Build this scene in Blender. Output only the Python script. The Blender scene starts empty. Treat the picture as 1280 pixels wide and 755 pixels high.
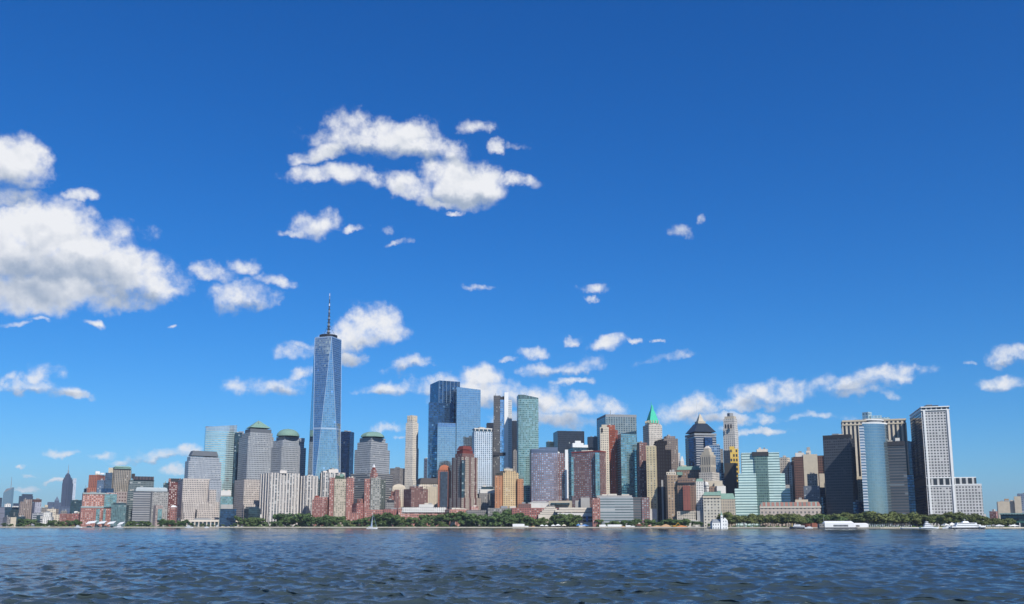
import bpy, math, random
import numpy as np
random.seed(7)
rng = np.random.default_rng(11)
C = bpy.context.scene.collection
R = math.radians
# ---------------------------------------------------------------- camera
W0, H0, F0, PPY, HORIZ = 1280.0, 755.0, 1120.0, 480.0, 657.0
PITCH = math.atan((HORIZ - PPY) / F0)
CAMZ = 5.0
cam = bpy.data.objects.new('camera', bpy.data.cameras.new('camera'))
C.objects.link(cam)
cam.location = (0, 0, CAMZ)
cam.rotation_euler = (math.pi / 2 + PITCH, 0, 0)
cam.data.sensor_fit = 'HORIZONTAL'
cam.data.sensor_width = 36.0
cam.data.lens = 36.0 * F0 / W0
cam.data.shift_y = (PPY - H0 / 2) / W0
cam.data.clip_start = 0.5
cam.data.clip_end = 60000
S = bpy.context.scene
S.camera = cam
S.view_settings.view_transform = 'Standard'
S.view_settings.look = 'None'
S.view_settings.gamma = 1.0
S.view_settings.exposure = 0.0
S.view_settings.use_curve_mapping = False
S.render.engine = 'CYCLES'
S.cycles.use_denoising = True
S.cycles.denoising_input_passes = 'RGB_ALBEDO_NORMAL'
S.cycles.denoising_prefilter = 'ACCURATE'
S.cycles.sample_clamp_direct = 2.5
S.cycles.sample_clamp_indirect = 1.5
S.cycles.max_bounces = 5
S.cycles.diffuse_bounces = 2
S.cycles.glossy_bounces = 3
S.cycles.volume_bounces = 0
S.cycles.transparent_max_bounces = 6
S.cycles.caustics_reflective = False
S.cycles.caustics_refractive = False
SUN_EL, SUN_AZ = 41.0, 26.0      # sun stands behind the camera, AZ degrees to its right

def ray(px, py):
    u = (px - W0 / 2) / F0
    v = (PPY - py) / F0
    cp, sp = math.cos(PITCH), math.sin(PITCH)
    return (u, cp - v * sp, sp + v * cp)

def at(px, py, Y):
    r = ray(px, py)
    return (r[0] / r[1] * Y, Y, CAMZ + r[2] / r[1] * Y)

# ---------------------------------------------------------------- sun
sd = bpy.data.lights.new('sun', 'SUN')
sd.energy = 4.9
sd.angle = R(0.53)
sd.color = (1.0, 0.955, 0.88)
sun = bpy.data.objects.new('sun', sd)
C.objects.link(sun)
_e, _a = R(SUN_EL), R(SUN_AZ)
sun_dir = (math.sin(_a) * math.cos(_e), -math.cos(_a) * math.cos(_e), math.sin(_e))   # towards the sun
from mathutils import Vector
sun.rotation_euler = Vector(sun_dir).to_track_quat('Z', 'Y').to_euler()

# ---------------------------------------------------------------- world: sky and cumulus by direction
world = bpy.data.worlds.new('World')
S.world = world
world.use_nodes = True
nt = world.node_tree
nt.nodes.clear()
N, L = nt.nodes, nt.links
def wn(t, **k):
    n = N.new(t)
    for a, b in k.items():
        setattr(n, a, b)
    return n
def wmath(op, a, b=None, c=None, clamp=False):
    n = N.new('ShaderNodeMath'); n.operation = op; n.use_clamp = clamp
    for i, x in enumerate((a, b, c)):
        if x is None: continue
        if isinstance(x, (int, float)): n.inputs[i].default_value = x
        else: L.new(x, n.inputs[i])
    return n.outputs[0]
sky = wn('ShaderNodeTexSky', sky_type='NISHITA', sun_disc=False)
sky.sun_elevation = R(SUN_EL)
sky.sun_rotation = R(180 - SUN_AZ)
sky.altitude = 0
sky.air_density = 1.0
sky.dust_density = 0.35
sky.ozone_density = 2.2
geo = wn('ShaderNodeTexCoord')
dirv = geo.outputs['Generated']
hs = wn('ShaderNodeHueSaturation')
hs.inputs['Hue'].default_value = 0.5
hs.inputs['Saturation'].default_value = 1.22
hs.inputs['Value'].default_value = 1.0
L.new(sky.outputs[0], hs.inputs['Color'])
# grade the sky like the phone camera did: a deeper, cleaner blue
ssep = wn('ShaderNodeSeparateColor'); L.new(hs.outputs[0], ssep.inputs[0])
scomb = wn('ShaderNodeCombineColor')
for i, (ga, gp) in enumerate(((0.48, 1.45), (0.77, 1.04), (1.19, 0.93))):
    v = wmath('POWER', wmath('MULTIPLY', ssep.outputs[i], 0.1), gp)
    L.new(wmath('MULTIPLY', v, ga / 0.1), scomb.inputs[i])
bg_sky = wn('ShaderNodeBackground')
bg_sky.inputs['Strength'].default_value = 0.1
L.new(scomb.outputs[0], bg_sky.inputs[0])

sep = wn('ShaderNodeSeparateXYZ'); L.new(dirv, sep.inputs[0])
az = wmath('ARCTAN2', sep.outputs[0], sep.outputs[1])
el = wmath('ARCSINE', sep.outputs[2])
def wnoise(vec, scale, detail, rough, lac=2.0):
    n = wn('ShaderNodeTexNoise')
    n.noise_dimensions = '3D'
    n.inputs['Scale'].default_value = scale
    n.inputs['Detail'].default_value = detail
    n.inputs['Roughness'].default_value = rough
    n.inputs['Lacunarity'].default_value = lac
    L.new(vec, n.inputs['Vector'])
    return n
warp = wnoise(dirv, 26, 5, 0.6)
wsep = wn('ShaderNodeSeparateColor'); L.new(warp.outputs['Color'], wsep.inputs[0])
azw = wmath('MULTIPLY_ADD', wmath('SUBTRACT', wsep.outputs[0], 0.5), 0.050, az)
elw = wmath('MULTIPLY_ADD', wmath('SUBTRACT', wsep.outputs[1], 0.5), 0.034, el)
q = wn('ShaderNodeCombineXYZ'); L.new(azw, q.inputs[0]); L.new(elw, q.inputs[1]); q.inputs[2].default_value = 1.0
# cumulus: centre, radii (photo pixels), tilt
CLOUDS = [
 (8,212,40,30,0),(38,210,28,14,-15),(6,244,44,17,0),(96,243,17,9,0),
 (60,288,46,31,0),(18,320,58,46,0),(70,325,80,44,0),(125,335,70,34,-12),(172,354,54,22,-12),(45,366,80,30,0),(120,374,62,20,0),
 (15,408,26,6,0),(117,407,14,6,0),(55,402,16,5,0),
 (268,342,28,13,-8),(302,334,20,12,0),(300,372,36,20,8),(345,352,24,9,-12),
 (437,160,26,24,20),(468,176,66,24,0),(410,190,44,12,12),(525,186,52,16,-10),(508,164,30,16,0),
 (392,222,38,14,0),(436,222,42,14,-8),(505,236,26,17,-15),(532,246,26,16,-15),(578,234,40,27,-12),(640,230,34,9,4),(556,256,26,8,0),(572,268,11,4,0),
 (590,160,26,13,0),(616,187,12,9,0),(648,181,22,7,15),
 (392,286,26,19,0),(366,293,26,6,0),(443,286,18,6,10),(490,284,12,6,0),(496,301,17,5,20),
 (597,358,18,6,0),(740,362,20,6,0),(738,372,8,4,0),(853,290,17,10,0),(879,274,6,10,0),
 (474,412,28,24,0),(446,424,46,20,10),(404,438,48,15,8),(430,452,26,10,0),(384,431,18,7,0),
 (518,456,28,11,8),(533,448,14,7,0),
 (344,486,44,13,0),(374,472,24,9,18),
 (50,470,26,16,0),(40,483,46,13,-6),(92,492,24,9,-6),(8,472,14,10,30),
 (515,484,52,11,5),(478,489,18,6,0),(606,474,25,17,0),(604,492,56,17,0),(656,496,50,16,-5),(716,508,64,14,-3),(690,526,78,14,0),(485,535,28,9,8),(500,548,12,4,0),
 (705,460,48,11,3),(738,454,20,11,0),(674,440,20,9,0),(640,448,20,5,0),(717,425,12,6,20),(758,430,22,9,12),(794,426,14,4,-8),(822,431,5,3,0),(715,478,26,6,0),
 (830,449,62,9,10),
 (864,512,38,15,10),(880,504,18,12,0),(968,496,52,15,3),(986,487,26,12,0),(932,506,36,9,0),(1060,481,54,15,5),(1105,468,48,13,5),(1132,458,20,9,0),(1075,492,40,8,0),(905,524,50,9,0),(1022,521,50,7,0),(940,540,44,6,0),
 (1256,446,38,14,6),(1276,436,16,10,0),(1254,483,34,11,6),(1203,456,8,5,0),
 (75,567,22,7,4),(128,570,22,6,0),(196,571,34,9,3),(238,566,22,8,5),(222,590,22,7,0),(160,576,20,5,0),(30,583,12,3,0),(32,612,20,4,8),(46,594,12,3,0),(70,600,16,3,8),(212,412,6,3,0),
]
def azel(px, py):
    r = ray(px, py)
    return math.atan2(r[0], r[1]), math.atan2(r[2], math.hypot(r[0], r[1]))
fld = fld2 = None
for cx, cy, rx, ry, rot in CLOUDS:
    c, s = math.cos(R(rot)), math.sin(R(rot))
    rx *= 1.12; ry *= 1.12
    a0, e0 = azel(cx, cy)
    a1, e1 = azel(cx + rx * c, cy - rx * s)
    a2, e2 = azel(cx - ry * s, cy - ry * c)
    m = np.linalg.inv(np.array([[a1 - a0, a2 - a0], [e1 - e0, e2 - e0]]))
    rows = []
    for k in range(2):
        n = N.new('ShaderNodeVectorMath'); n.operation = 'DOT_PRODUCT'
        L.new(q.outputs[0], n.inputs[0])
        n.inputs[1].default_value = (m[k][0], m[k][1], -(m[k][0] * a0 + m[k][1] * e0))
        rows.append(n.outputs['Value'])
    y = wmath('MAXIMUM', rows[1], wmath('MULTIPLY', rows[1], -1.45))
    r2 = wmath('MULTIPLY_ADD', y, y, wmath('MULTIPLY', rows[0], rows[0]))
    bias = -0.9 if ry > 27 else -0.25 if ry > 17 else 0.0 if ry > 9 else 0.14
    if (cx, cy) in ((853, 290), (879, 274), (648, 181), (490, 284), (496, 301)): bias = 0.5
    if (cx, cy) == (830, 449): bias = 0.95
    r2 = wmath('ADD', r2, bias)
    r2b = wmath('MULTIPLY_ADD', rows[1], 1.0, r2)
    if fld is None: fld, fld2 = r2, r2b
    else:
        fld = wmath('SMOOTH_MIN', fld, r2, 0.25)
        fld2 = wmath('SMOOTH_MIN', fld2, r2b, 0.9)
nz = wnoise(dirv, 36, 10, 0.59)
off = wn('ShaderNodeVectorMath', operation='ADD'); L.new(dirv, off.inputs[0]); off.inputs[1].default_value = (0.002, 0, 0.008)
nz2 = wnoise(off.outputs[0], 34, 5, 0.5)
nz1 = wnoise(dirv, 34, 5, 0.5)
dens = wmath('SUBTRACT', wmath('MULTIPLY_ADD', wmath('SUBTRACT', nz.outputs['Fac'], 0.5), 4.3, 0.92), fld)
def sstep(x, a, b):
    n = wn('ShaderNodeMapRange', interpolation_type='SMOOTHSTEP')
    n.inputs['From Min'].default_value = a; n.inputs['From Max'].default_value = b
    L.new(x, n.inputs['Value'])
    return n.outputs[0]
alpha = wmath('MULTIPLY', wmath('POWER', sstep(dens, -0.45, 1.4), 1.15), 0.98)
# light: relief of the billows + bright crowns, grey undersides
relief = wmath('MULTIPLY', wmath('SUBTRACT', nz1.outputs['Fac'], nz2.outputs['Fac']), 1.5)
dark = None     # broad undersides of the thickest clouds
for cx, cy, rx, ry, rot in ((70,338,95,24,-8),(30,366,60,16,0),(14,236,56,22,0),(150,372,60,16,-8),(300,386,34,9,0),(470,196,70,9,0),(540,196,50,8,-8),(580,252,40,10,0),(440,236,44,6,0),
    (455,448,44,12,8),(700,528,90,13,0),(610,505,60,9,0),(520,492,50,6,0),(700,468,46,5,0),(880,524,50,9,0),(975,508,52,7,0),(1065,492,56,7,4),(1100,482,46,5,0),(48,492,60,6,0),(345,492,40,5,0),(200,578,36,5,0),(1262,456,36,5,0),(1262,491,32,4,0),(518,465,24,5,0)):
    c, s = math.cos(R(rot)), math.sin(R(rot))
    a0, e0 = azel(cx, cy); a1, e1 = azel(cx + rx * c, cy - rx * s); a2, e2 = azel(cx - ry * s, cy - ry * c)
    m = np.linalg.inv(np.array([[a1 - a0, a2 - a0], [e1 - e0, e2 - e0]]))
    rows = []
    for k in range(2):
        n = N.new('ShaderNodeVectorMath'); n.operation = 'DOT_PRODUCT'
        L.new(q.outputs[0], n.inputs[0])
        n.inputs[1].default_value = (m[k][0], m[k][1], -(m[k][0] * a0 + m[k][1] * e0))
        rows.append(n.outputs['Value'])
    r2 = wmath('MULTIPLY_ADD', rows[1], rows[1], wmath('MULTIPLY', rows[0], rows[0]))
    dark = r2 if dark is None else wmath('SMOOTH_MIN', dark, r2, 0.6)
darkf = wmath('MULTIPLY', sstep(wmath('MULTIPLY_ADD', nz2.outputs['Fac'], -1.0, wmath('ADD', dark, 0.5)), 2.2, -0.6), 0.80)
under = sstep(wmath('SUBTRACT', fld2, fld), -1.0, 0.25)
thick = sstep(dens, 0.25, 1.5)
lit = wmath('ADD', wmath('ADD', wmath('MULTIPLY', under, 0.55), relief), wmath('SUBTRACT', wmath('MULTIPLY_ADD', thick, -0.12, 0.60), darkf), clamp=True)
mixc = wn('ShaderNodeMix', data_type='RGBA')
L.new(lit, mixc.inputs['Factor'])
mixc.inputs[6].default_value = (0.36, 0.44, 0.57, 1)
mixc.inputs[7].default_value = (0.90, 0.91, 0.935, 1)
bg_cl = wn('ShaderNodeBackground'); bg_cl.inputs['Strength'].default_value = 1.0
L.new(mixc.outputs[2], bg_cl.inputs[0])
# broken clouds added behind the camera, unseen, to vary the glass reflections
nb = wnoise(dirv, 5.0, 7, 0.6)
back = wmath('MULTIPLY', sstep(nb.outputs['Fac'], 0.54, 0.66), sstep(sep.outputs[1], -0.05, -0.3))
back = wmath('MULTIPLY', back, sstep(sep.outputs[2], 0.0, 0.15))
al2 = wmath('MAXIMUM', alpha, wmath('MULTIPLY', back, 0.9))
mixs = wn('ShaderNodeMixShader')
L.new(al2, mixs.inputs[0]); L.new(bg_sky.outputs[0], mixs.inputs[1]); L.new(bg_cl.outputs[0], mixs.inputs[2])
wo = wn('ShaderNodeOutputWorld'); L.new(mixs.outputs[0], wo.inputs[0])
world.cycles.sampling_method = 'MANUAL'
world.cycles.sample_map_resolution = 512
# ================================================================ materials
def c8(r, g, b, k=0.8):
    """base colour from a sunlit display colour; k takes the exposure out"""
    f = lambda v: (v / 255 / 12.92 if v <= 10 else ((v / 255 + 0.055) / 1.055) ** 2.4) * k
    return (f(r), f(g), f(b), 1.0)

class M:
    """tiny node builder"""
    def __init__(s, name):
        s.m = bpy.data.materials.new(name); s.m.use_nodes = True
        s.n, s.l = s.m.node_tree.nodes, s.m.node_tree.links
        s.n.clear()
        s.out = s.n.new('ShaderNodeOutputMaterial')
        s.p = s.n.new('ShaderNodeBsdfPrincipled')
        s.l.new(s.p.outputs[0], s.out.inputs[0])
    def set(s, sock, v):
        if isinstance(v, (int, float, tuple)): sock.default_value = v
        else: s.l.new(v, sock)
    def math(s, op, a, b=None, c=None, clamp=False):
        n = s.n.new('ShaderNodeMath'); n.operation = op; n.use_clamp = clamp
        for i, x in enumerate((a, b, c)):
            if x is not None: s.set(n.inputs[i], x)
        return n.outputs[0]
    def mix(s, f, a, b):
        n = s.n.new('ShaderNodeMix'); n.data_type = 'RGBA'
        s.set(n.inputs[0], f); s.set(n.inputs[6], a); s.set(n.inputs[7], b)
        return n.outputs[2]
    def mixf(s, f, a, b):
        n = s.n.new('ShaderNodeMix'); n.data_type = 'FLOAT'
        s.set(n.inputs[0], f); s.set(n.inputs[2], a); s.set(n.inputs[3], b)
        return n.outputs[0]
    def noise(s, vec, scale, detail=4, rough=0.55):
        n = s.n.new('ShaderNodeTexNoise')
        n.inputs['Scale'].default_value = scale; n.inputs['Detail'].default_value = detail
        n.inputs['Roughness'].default_value = rough
        if vec is not None: s.l.new(vec, n.inputs['Vector'])
        return n
    def scale(s, col, f):
        n = s.n.new('ShaderNodeVectorMath'); n.operation = 'SCALE'
        s.set(n.inputs[0], col); s.set(n.inputs['Scale'], f)
        return n.outputs[0]
    def vec(s, x, y, z=0.0):
        n = s.n.new('ShaderNodeCombineXYZ')
        for i, v in enumerate((x, y, z)): s.set(n.inputs[i], v)
        return n.outputs[0]

MATS = {}
def plain(name, colr, rough=0.8, metal=0.0, var=0.18, scale=0.15, spec=0.3):
    if name in MATS: return MATS[name]
    m = M(name)
    g = m.n.new('ShaderNodeNewGeometry')
    nz = m.noise(g.outputs['Position'], scale, 5)
    f = m.math('MULTIPLY_ADD', m.math('SUBTRACT', nz.outputs[0], 0.5), var * 2, 1.0)
    m.set(m.p.inputs['Base Color'], m.scale(colr[:3], f))
    m.p.inputs['Roughness'].default_value = rough
    m.p.inputs['Metallic'].default_value = metal
    m.p.inputs['Specular IOR Level'].default_value = spec
    MATS[name] = m.m
    return m.m

def fac(name, wall, glass=(0.035, 0.045, 0.06, 1), pu=3.2, pv=3.7, wu=0.5, wv=0.5, metal=0.0, gr=0.12, lite=0.12,
        litec=(0.42, 0.42, 0.40, 1), var=0.35, jit=0.0, rough=0.8, bands=(), bandc=(0.03, 0.033, 0.04, 1), wvar=0.14,
        pier=None, floor=None, wmetal=0.0, wspec=0.3, alt=None):
    """a wall of windows in metres: UV u runs along the face, v is the height above ground"""
    m = M(name)
    if pu < 12: pu *= 1.32
    if pv < 12: pv *= 1.28
    if lite < .16: lite *= .6
    uv = m.n.new('ShaderNodeUVMap'); uv.uv_map = 'uv'
    sp = m.n.new('ShaderNodeSeparateXYZ'); m.l.new(uv.outputs[0], sp.inputs[0])
    u, v = sp.outputs[0], sp.outputs[1]
    uu = m.math('DIVIDE', u, pu); vv = m.math('DIVIDE', v, pv)
    def inside(x, w):
        return m.math('LESS_THAN', m.math('ABSOLUTE', m.math('SUBTRACT', m.math('FRACT', x), 0.5)), w / 2)
    mask = None
    if wu < 1: mask = inside(uu, wu)
    if wv < 1: mask = inside(vv, wv) if mask is None else m.math('MULTIPLY', mask, inside(vv, wv))
    if pier:     # every pier[0] metres a solid strip pier[1] wide
        pm = m.math('GREATER_THAN', m.math('ABSOLUTE', m.math('SUBTRACT', m.math('FRACT', m.math('DIVIDE', u, pier[0])), 0.5)), 0.5 - pier[1] / pier[0] / 2)
        inv = m.math('SUBTRACT', 1.0, pm)
        mask = inv if mask is None else m.math('MULTIPLY', mask, inv)
    if floor:    # every floor[0] metres a solid spandrel floor[1] high
        pm = m.math('GREATER_THAN', m.math('ABSOLUTE', m.math('SUBTRACT', m.math('FRACT', m.math('DIVIDE', v, floor[0])), 0.5)), 0.5 - floor[1] / floor[0] / 2)
        inv = m.math('SUBTRACT', 1.0, pm)
        mask = inv if mask is None else m.math('MULTIPLY', mask, inv)
    if mask is None: mask = 1.0
    wn_ = m.n.new('ShaderNodeTexWhiteNoise'); wn_.noise_dimensions = '3D'
    oi = m.n.new('ShaderNodeObjectInfo')
    m.l.new(m.vec(m.math('FLOOR', uu), m.math('FLOOR', vv), oi.outputs['Random']), wn_.inputs['Vector'])
    rs = m.n.new('ShaderNodeSeparateColor'); m.l.new(wn_.outputs['Color'], rs.inputs[0])
    g = m.scale(glass[:3], m.math('MULTIPLY_ADD', rs.outputs[0], 2 * var, 1 - var))
    if lite > 0:
        g = m.mix(m.math('GREATER_THAN', rs.outputs[1], 1 - lite), g, litec)
    geo_ = m.n.new('ShaderNodeNewGeometry')
    # streaks of weather: stretched upright
    mp = m.n.new('ShaderNodeMapping'); mp.inputs['Scale'].default_value = (1, 1, 0.25)
    m.l.new(geo_.outputs['Position'], mp.inputs['Vector'])
    nz = m.noise(mp.outputs[0], 0.10, 5, 0.6)
    w = m.scale(wall[:3], m.math('MULTIPLY_ADD', m.math('SUBTRACT', nz.outputs[0], 0.5), wvar * 2.5, 1.0))
    # slight tone changes from one panel to the next
    w = m.scale(w, m.math('MULTIPLY_ADD', rs.outputs[2], 0.10, 0.95))
    wr_ = m.n.new('ShaderNodeTexWhiteNoise'); wr_.noise_dimensions = '2D'
    m.l.new(m.vec(m.math('FLOOR', m.math('DIVIDE', v, pv if pv < 12 else 5.0)), oi.outputs['Random']), wr_.inputs['Vector'])
    w = m.scale(w, m.math('MULTIPLY_ADD', wr_.outputs['Value'], 0.12, 0.94))
    if alt:      # (period in u, share, colour): columns of another cladding
        am = m.math('LESS_THAN', m.math('ABSOLUTE', m.math('SUBTRACT', m.math('FRACT', m.math('DIVIDE', u, alt[0])), 0.5)), alt[1] / 2)
        w = m.mix(am, w, alt[2])
    col = m.mix(mask, w, g)
    me = m.math('MULTIPLY', mask, metal) if wmetal == 0 else m.mixf(mask, wmetal, metal)
    ro = m.mixf(mask, rough, gr)
    for (b0, b1) in bands:
        bm = m.math('MULTIPLY', m.math('GREATER_THAN', v, float(b0)), m.math('LESS_THAN', v, float(b1)))
        col = m.mix(bm, col, bandc)
        me = m.math('MULTIPLY', me, m.math('SUBTRACT', 1.0, bm))
    m.set(m.p.inputs['Base Color'], col)
    m.set(m.p.inputs['Metallic'], me)
    m.set(m.p.inputs['Roughness'], ro)
    m.set(m.p.inputs['Specular IOR Level'], m.mixf(mask, wspec, 0.5))
    if jit > 0:   # panes never sit perfectly true
        va = m.n.new('ShaderNodeVectorMath'); va.operation = 'SUBTRACT'
        m.l.new(wn_.outputs['Color'], va.inputs[0]); va.inputs[1].default_value = (.5, .5, .5)
        vs = m.n.new('ShaderNodeVectorMath'); vs.operation = 'SCALE'; m.l.new(va.outputs[0], vs.inputs[0]); vs.inputs['Scale'].default_value = jit
        vb = m.n.new('ShaderNodeVectorMath'); vb.operation = 'ADD'; m.l.new(geo_.outputs['Normal'], vb.inputs[0]); m.l.new(vs.outputs[0], vb.inputs[1])
        vn = m.n.new('ShaderNodeVectorMath'); vn.operation = 'NORMALIZE'; m.l.new(vb.outputs[0], vn.inputs[0])
        m.l.new(vn.outputs[0], m.p.inputs['Normal'])
    MATS[name] = m.m
    return m.m

roofm = plain('roof_membrane', (0.22, 0.21, 0.20, 1), 0.9)
whitep = plain('white_paint', (0.74, 0.74, 0.72, 1), 0.6, var=0.08)
darkm = plain('dark_metal', (0.03, 0.035, 0.045, 1), 0.5, spec=0.5)
greym = plain('grey_metal_box', (0.25, 0.26, 0.27, 1), 0.7)
concm = plain('concrete', (0.36, 0.35, 0.33, 1), 0.9)
copper = plain('green_copper', c8(134, 168, 153, .76), 0.7, var=0.25, scale=0.3)
coppb = plain('bright_copper', c8(70, 200, 165, .85), 0.7, var=0.2, scale=0.3)
brickr = plain('red_brick', c8(165, 85, 70, .6), 0.9)
stonem = plain('pale_stone', c8(225, 214, 198, .8), 0.85)
# ================================================================ geometry helpers
GZ = 2.0        # ground level of the shore
_sh = [(-200, 2250), (0, 2150), (250, 1990), (500, 1860), (700, 1760), (900, 1600), (1100, 1460), (1280, 1500), (1500, 1540)]
def shore(px):
    for (a, ya), (b, yb) in zip(_sh, _sh[1:]):
        if px <= b: return ya + (yb - ya) * (px - a) / (b - a)
    return _sh[-1][1]

def mesh_obj(name, verts, faces, mats, fmat=None, uvs=None, parent=None, loc=(0, 0, 0), smooth=False):
    me = bpy.data.meshes.new(name)
    v = [(a - loc[0], b - loc[1], c - loc[2]) for a, b, c in verts]
    me.from_pydata(v, [], faces)
    for m in mats: me.materials.append(m)
    if fmat is not None: me.polygons.foreach_set('material_index', fmat)
    if uvs is not None:
        l = me.uv_layers.new(name='uv')
        flat = [x for f in uvs for p in f for x in p]
        l.data.foreach_set('uv', flat)
    if smooth: me.polygons.foreach_set('use_smooth', [True] * len(me.polygons))
    me.update()
    o = bpy.data.objects.new(name, me)
    C.objects.link(o)
    if parent is not None: o.parent = parent
    return o

class MB:
    """collects lofts, boxes and tubes into one mesh"""
    def __init__(s): s.v, s.f, s.mi, s.uv, s.mats = [], [], [], [], []
    def mid(s, m):
        if m not in s.mats: s.mats.append(m)
        return s.mats.index(m)
    def face(s, pts, m, uv=None):
        k = len(s.v); s.v += [tuple(p) for p in pts]
        s.f.append(tuple(range(k, k + len(pts)))); s.mi.append(s.mid(m))
        s.uv.append(uv or [(p[0], p[1]) for p in pts])
    def loft(s, A, za, B, zb, m, top=None, bot=False, u0=0.0):
        """ring A at height za to ring B at zb, counter-clockwise from above"""
        n = len(A); u = u0
        for i in range(n):
            j = (i + 1) % n
            d = math.hypot(A[j][0] - A[i][0], A[j][1] - A[i][1])
            d2 = math.hypot(B[j][0] - B[i][0], B[j][1] - B[i][1])
            w = max(d, d2); c = u + w / 2
            if d < 1e-4 and d2 < 1e-4: continue
            pts = [(A[i][0], A[i][1], za), (A[j][0], A[j][1], za), (B[j][0], B[j][1], zb), (B[i][0], B[i][1], zb)]
            uv = [(c - d / 2, za - GZ), (c + d / 2, za - GZ), (c + d2 / 2, zb - GZ), (c - d2 / 2, zb - GZ)]
            if d2 < 1e-4: pts, uv = pts[:3], uv[:3]
            elif d < 1e-4: pts, uv = [pts[0]] + pts[2:], [uv[0]] + uv[2:]
            s.face(pts, m, uv); u += w
        if top is not None: s.face([(p[0], p[1], zb) for p in B], top)
        if bot: s.face([(p[0], p[1], za) for p in reversed(A)], m)
    def box(s, x0, x1, y0, y1, z0, z1, m, top=None):
        P = [(x0, y0), (x1, y0), (x1, y1), (x0, y1)]
        s.loft(P, z0, P, z1, m, top or m, bot=True)
    def tube(s, a, b, ra, rb, m, n=6):
        a, b = Vector(a), Vector(b); d = (b - a).normalized()
        t = d.orthogonal().normalized(); w = d.cross(t)
        ra_, rb_ = [], []
        for i in range(n):
            q = t * math.cos(2 * math.pi * i / n) + w * math.sin(2 * math.pi * i / n)
            ra_.append(a + q * ra); rb_.append(b + q * rb)
        for i in range(n):
            j = (i + 1) % n
            s.face([ra_[i], ra_[j], rb_[j], rb_[i]], m)
        s.face(list(reversed(ra_)), m); s.face(rb_, m)
    def build(s, name, parent=None, loc=(0, 0, 0)):
        return mesh_obj(name, s.v, s.f, s.mats, s.mi, s.uv, parent, loc)

def xw_ok(P):
    return math.dist(P[0], P[1]) > 14 and math.dist(P[1], P[2]) > 9

def inset(P, d):
    """shrink a convex ring by d metres"""
    cx = sum(p[0] for p in P) / len(P); cy = sum(p[1] for p in P) / len(P)
    out = []
    for p in P:
        r = math.hypot(p[0] - cx, p[1] - cy) or 1
        k = max(0.05, 1 - d * 1.3 / r)
        out.append((cx + (p[0] - cx) * k, cy + (p[1] - cy) * k))
    return out
def scl(P, k, kx=None):
    cx = sum(p[0] for p in P) / len(P); cy = sum(p[1] for p in P) / len(P)
    return [(cx + (p[0] - cx) * k, cy + (p[1] - cy) * k) for p in P]
def ngon(cx, cy, r, n=24, ph=0.0, ry=None):
    ry = ry or r
    return [(cx + r * math.cos(ph + 2 * math.pi * i / n), cy + ry * math.sin(ph + 2 * math.pi * i / n)) for i in range(n)]

def foot(x0, x1, py, Y, xc=None, th=None, dep=None, cham=0.0):
    """footprint ring (near corner, right, far, left) whose edges project to x0 | xc | x1 at image height py"""
    one = xc is None or xc <= x0 + 0.01 or xc >= x1 - 0.01
    if xc is None: xc = x0
    cx, cy, _ = at(xc, py, Y)
    base = math.atan2(-cx, cy)       # direction of a face square to the sight line
    def hit(dx, dy, px):
        r = ray(px, py); k = r[0] / r[1]           # X = k*Y
        t = (k * cy - cx) / (dx - k * dy)
        return t
    if one:
        a = base + (th or 0.0)
        d = (math.cos(a), math.sin(a)); n = (-d[1], d[0])
        if xc >= x1 - 0.01:
            w = -hit(-d[0], -d[1], x0) * -1
            w = hit(-d[0], -d[1], x0)
            A = (cx - d[0] * w, cy - d[1] * w); B = (cx, cy)
        else:
            w = hit(d[0], d[1], x1)
            A = (cx, cy); B = (cx + d[0] * w, cy + d[1] * w)
        D = dep or min(48, max(10, w * 0.8))
        return [A, B, (B[0] + n[0] * D, B[1] + n[1] * D), (A[0] + n[0] * D, A[1] + n[1] * D)]
    if th is None:
        wl, wr = xc - x0, x1 - xc
        rt = wl / wr
        th = math.atan(min(3.2, max(0.30, rt)))
    a = base + th
    dr = (math.cos(a), math.sin(a)); dl = (-math.sin(a), math.cos(a))
    w1 = hit(dr[0], dr[1], x1); w2 = hit(dl[0], dl[1], x0)
    w1 = max(2, min(200, w1)); w2 = max(2, min(200, w2))
    Cn = (cx, cy); Rr = (cx + dr[0] * w1, cy + dr[1] * w1); Ll = (cx + dl[0] * w2, cy + dl[1] * w2)
    return [Cn, Rr, (Rr[0] + dl[0] * w2, Rr[1] + dl[1] * w2), Ll]

def tag(o, label=None, cat=None, group=None, kind=None):
    if label: o['label'] = label
    if cat: o['category'] = cat
    if group: o['group'] = group
    if kind: o['kind'] = kind
    return o

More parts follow.
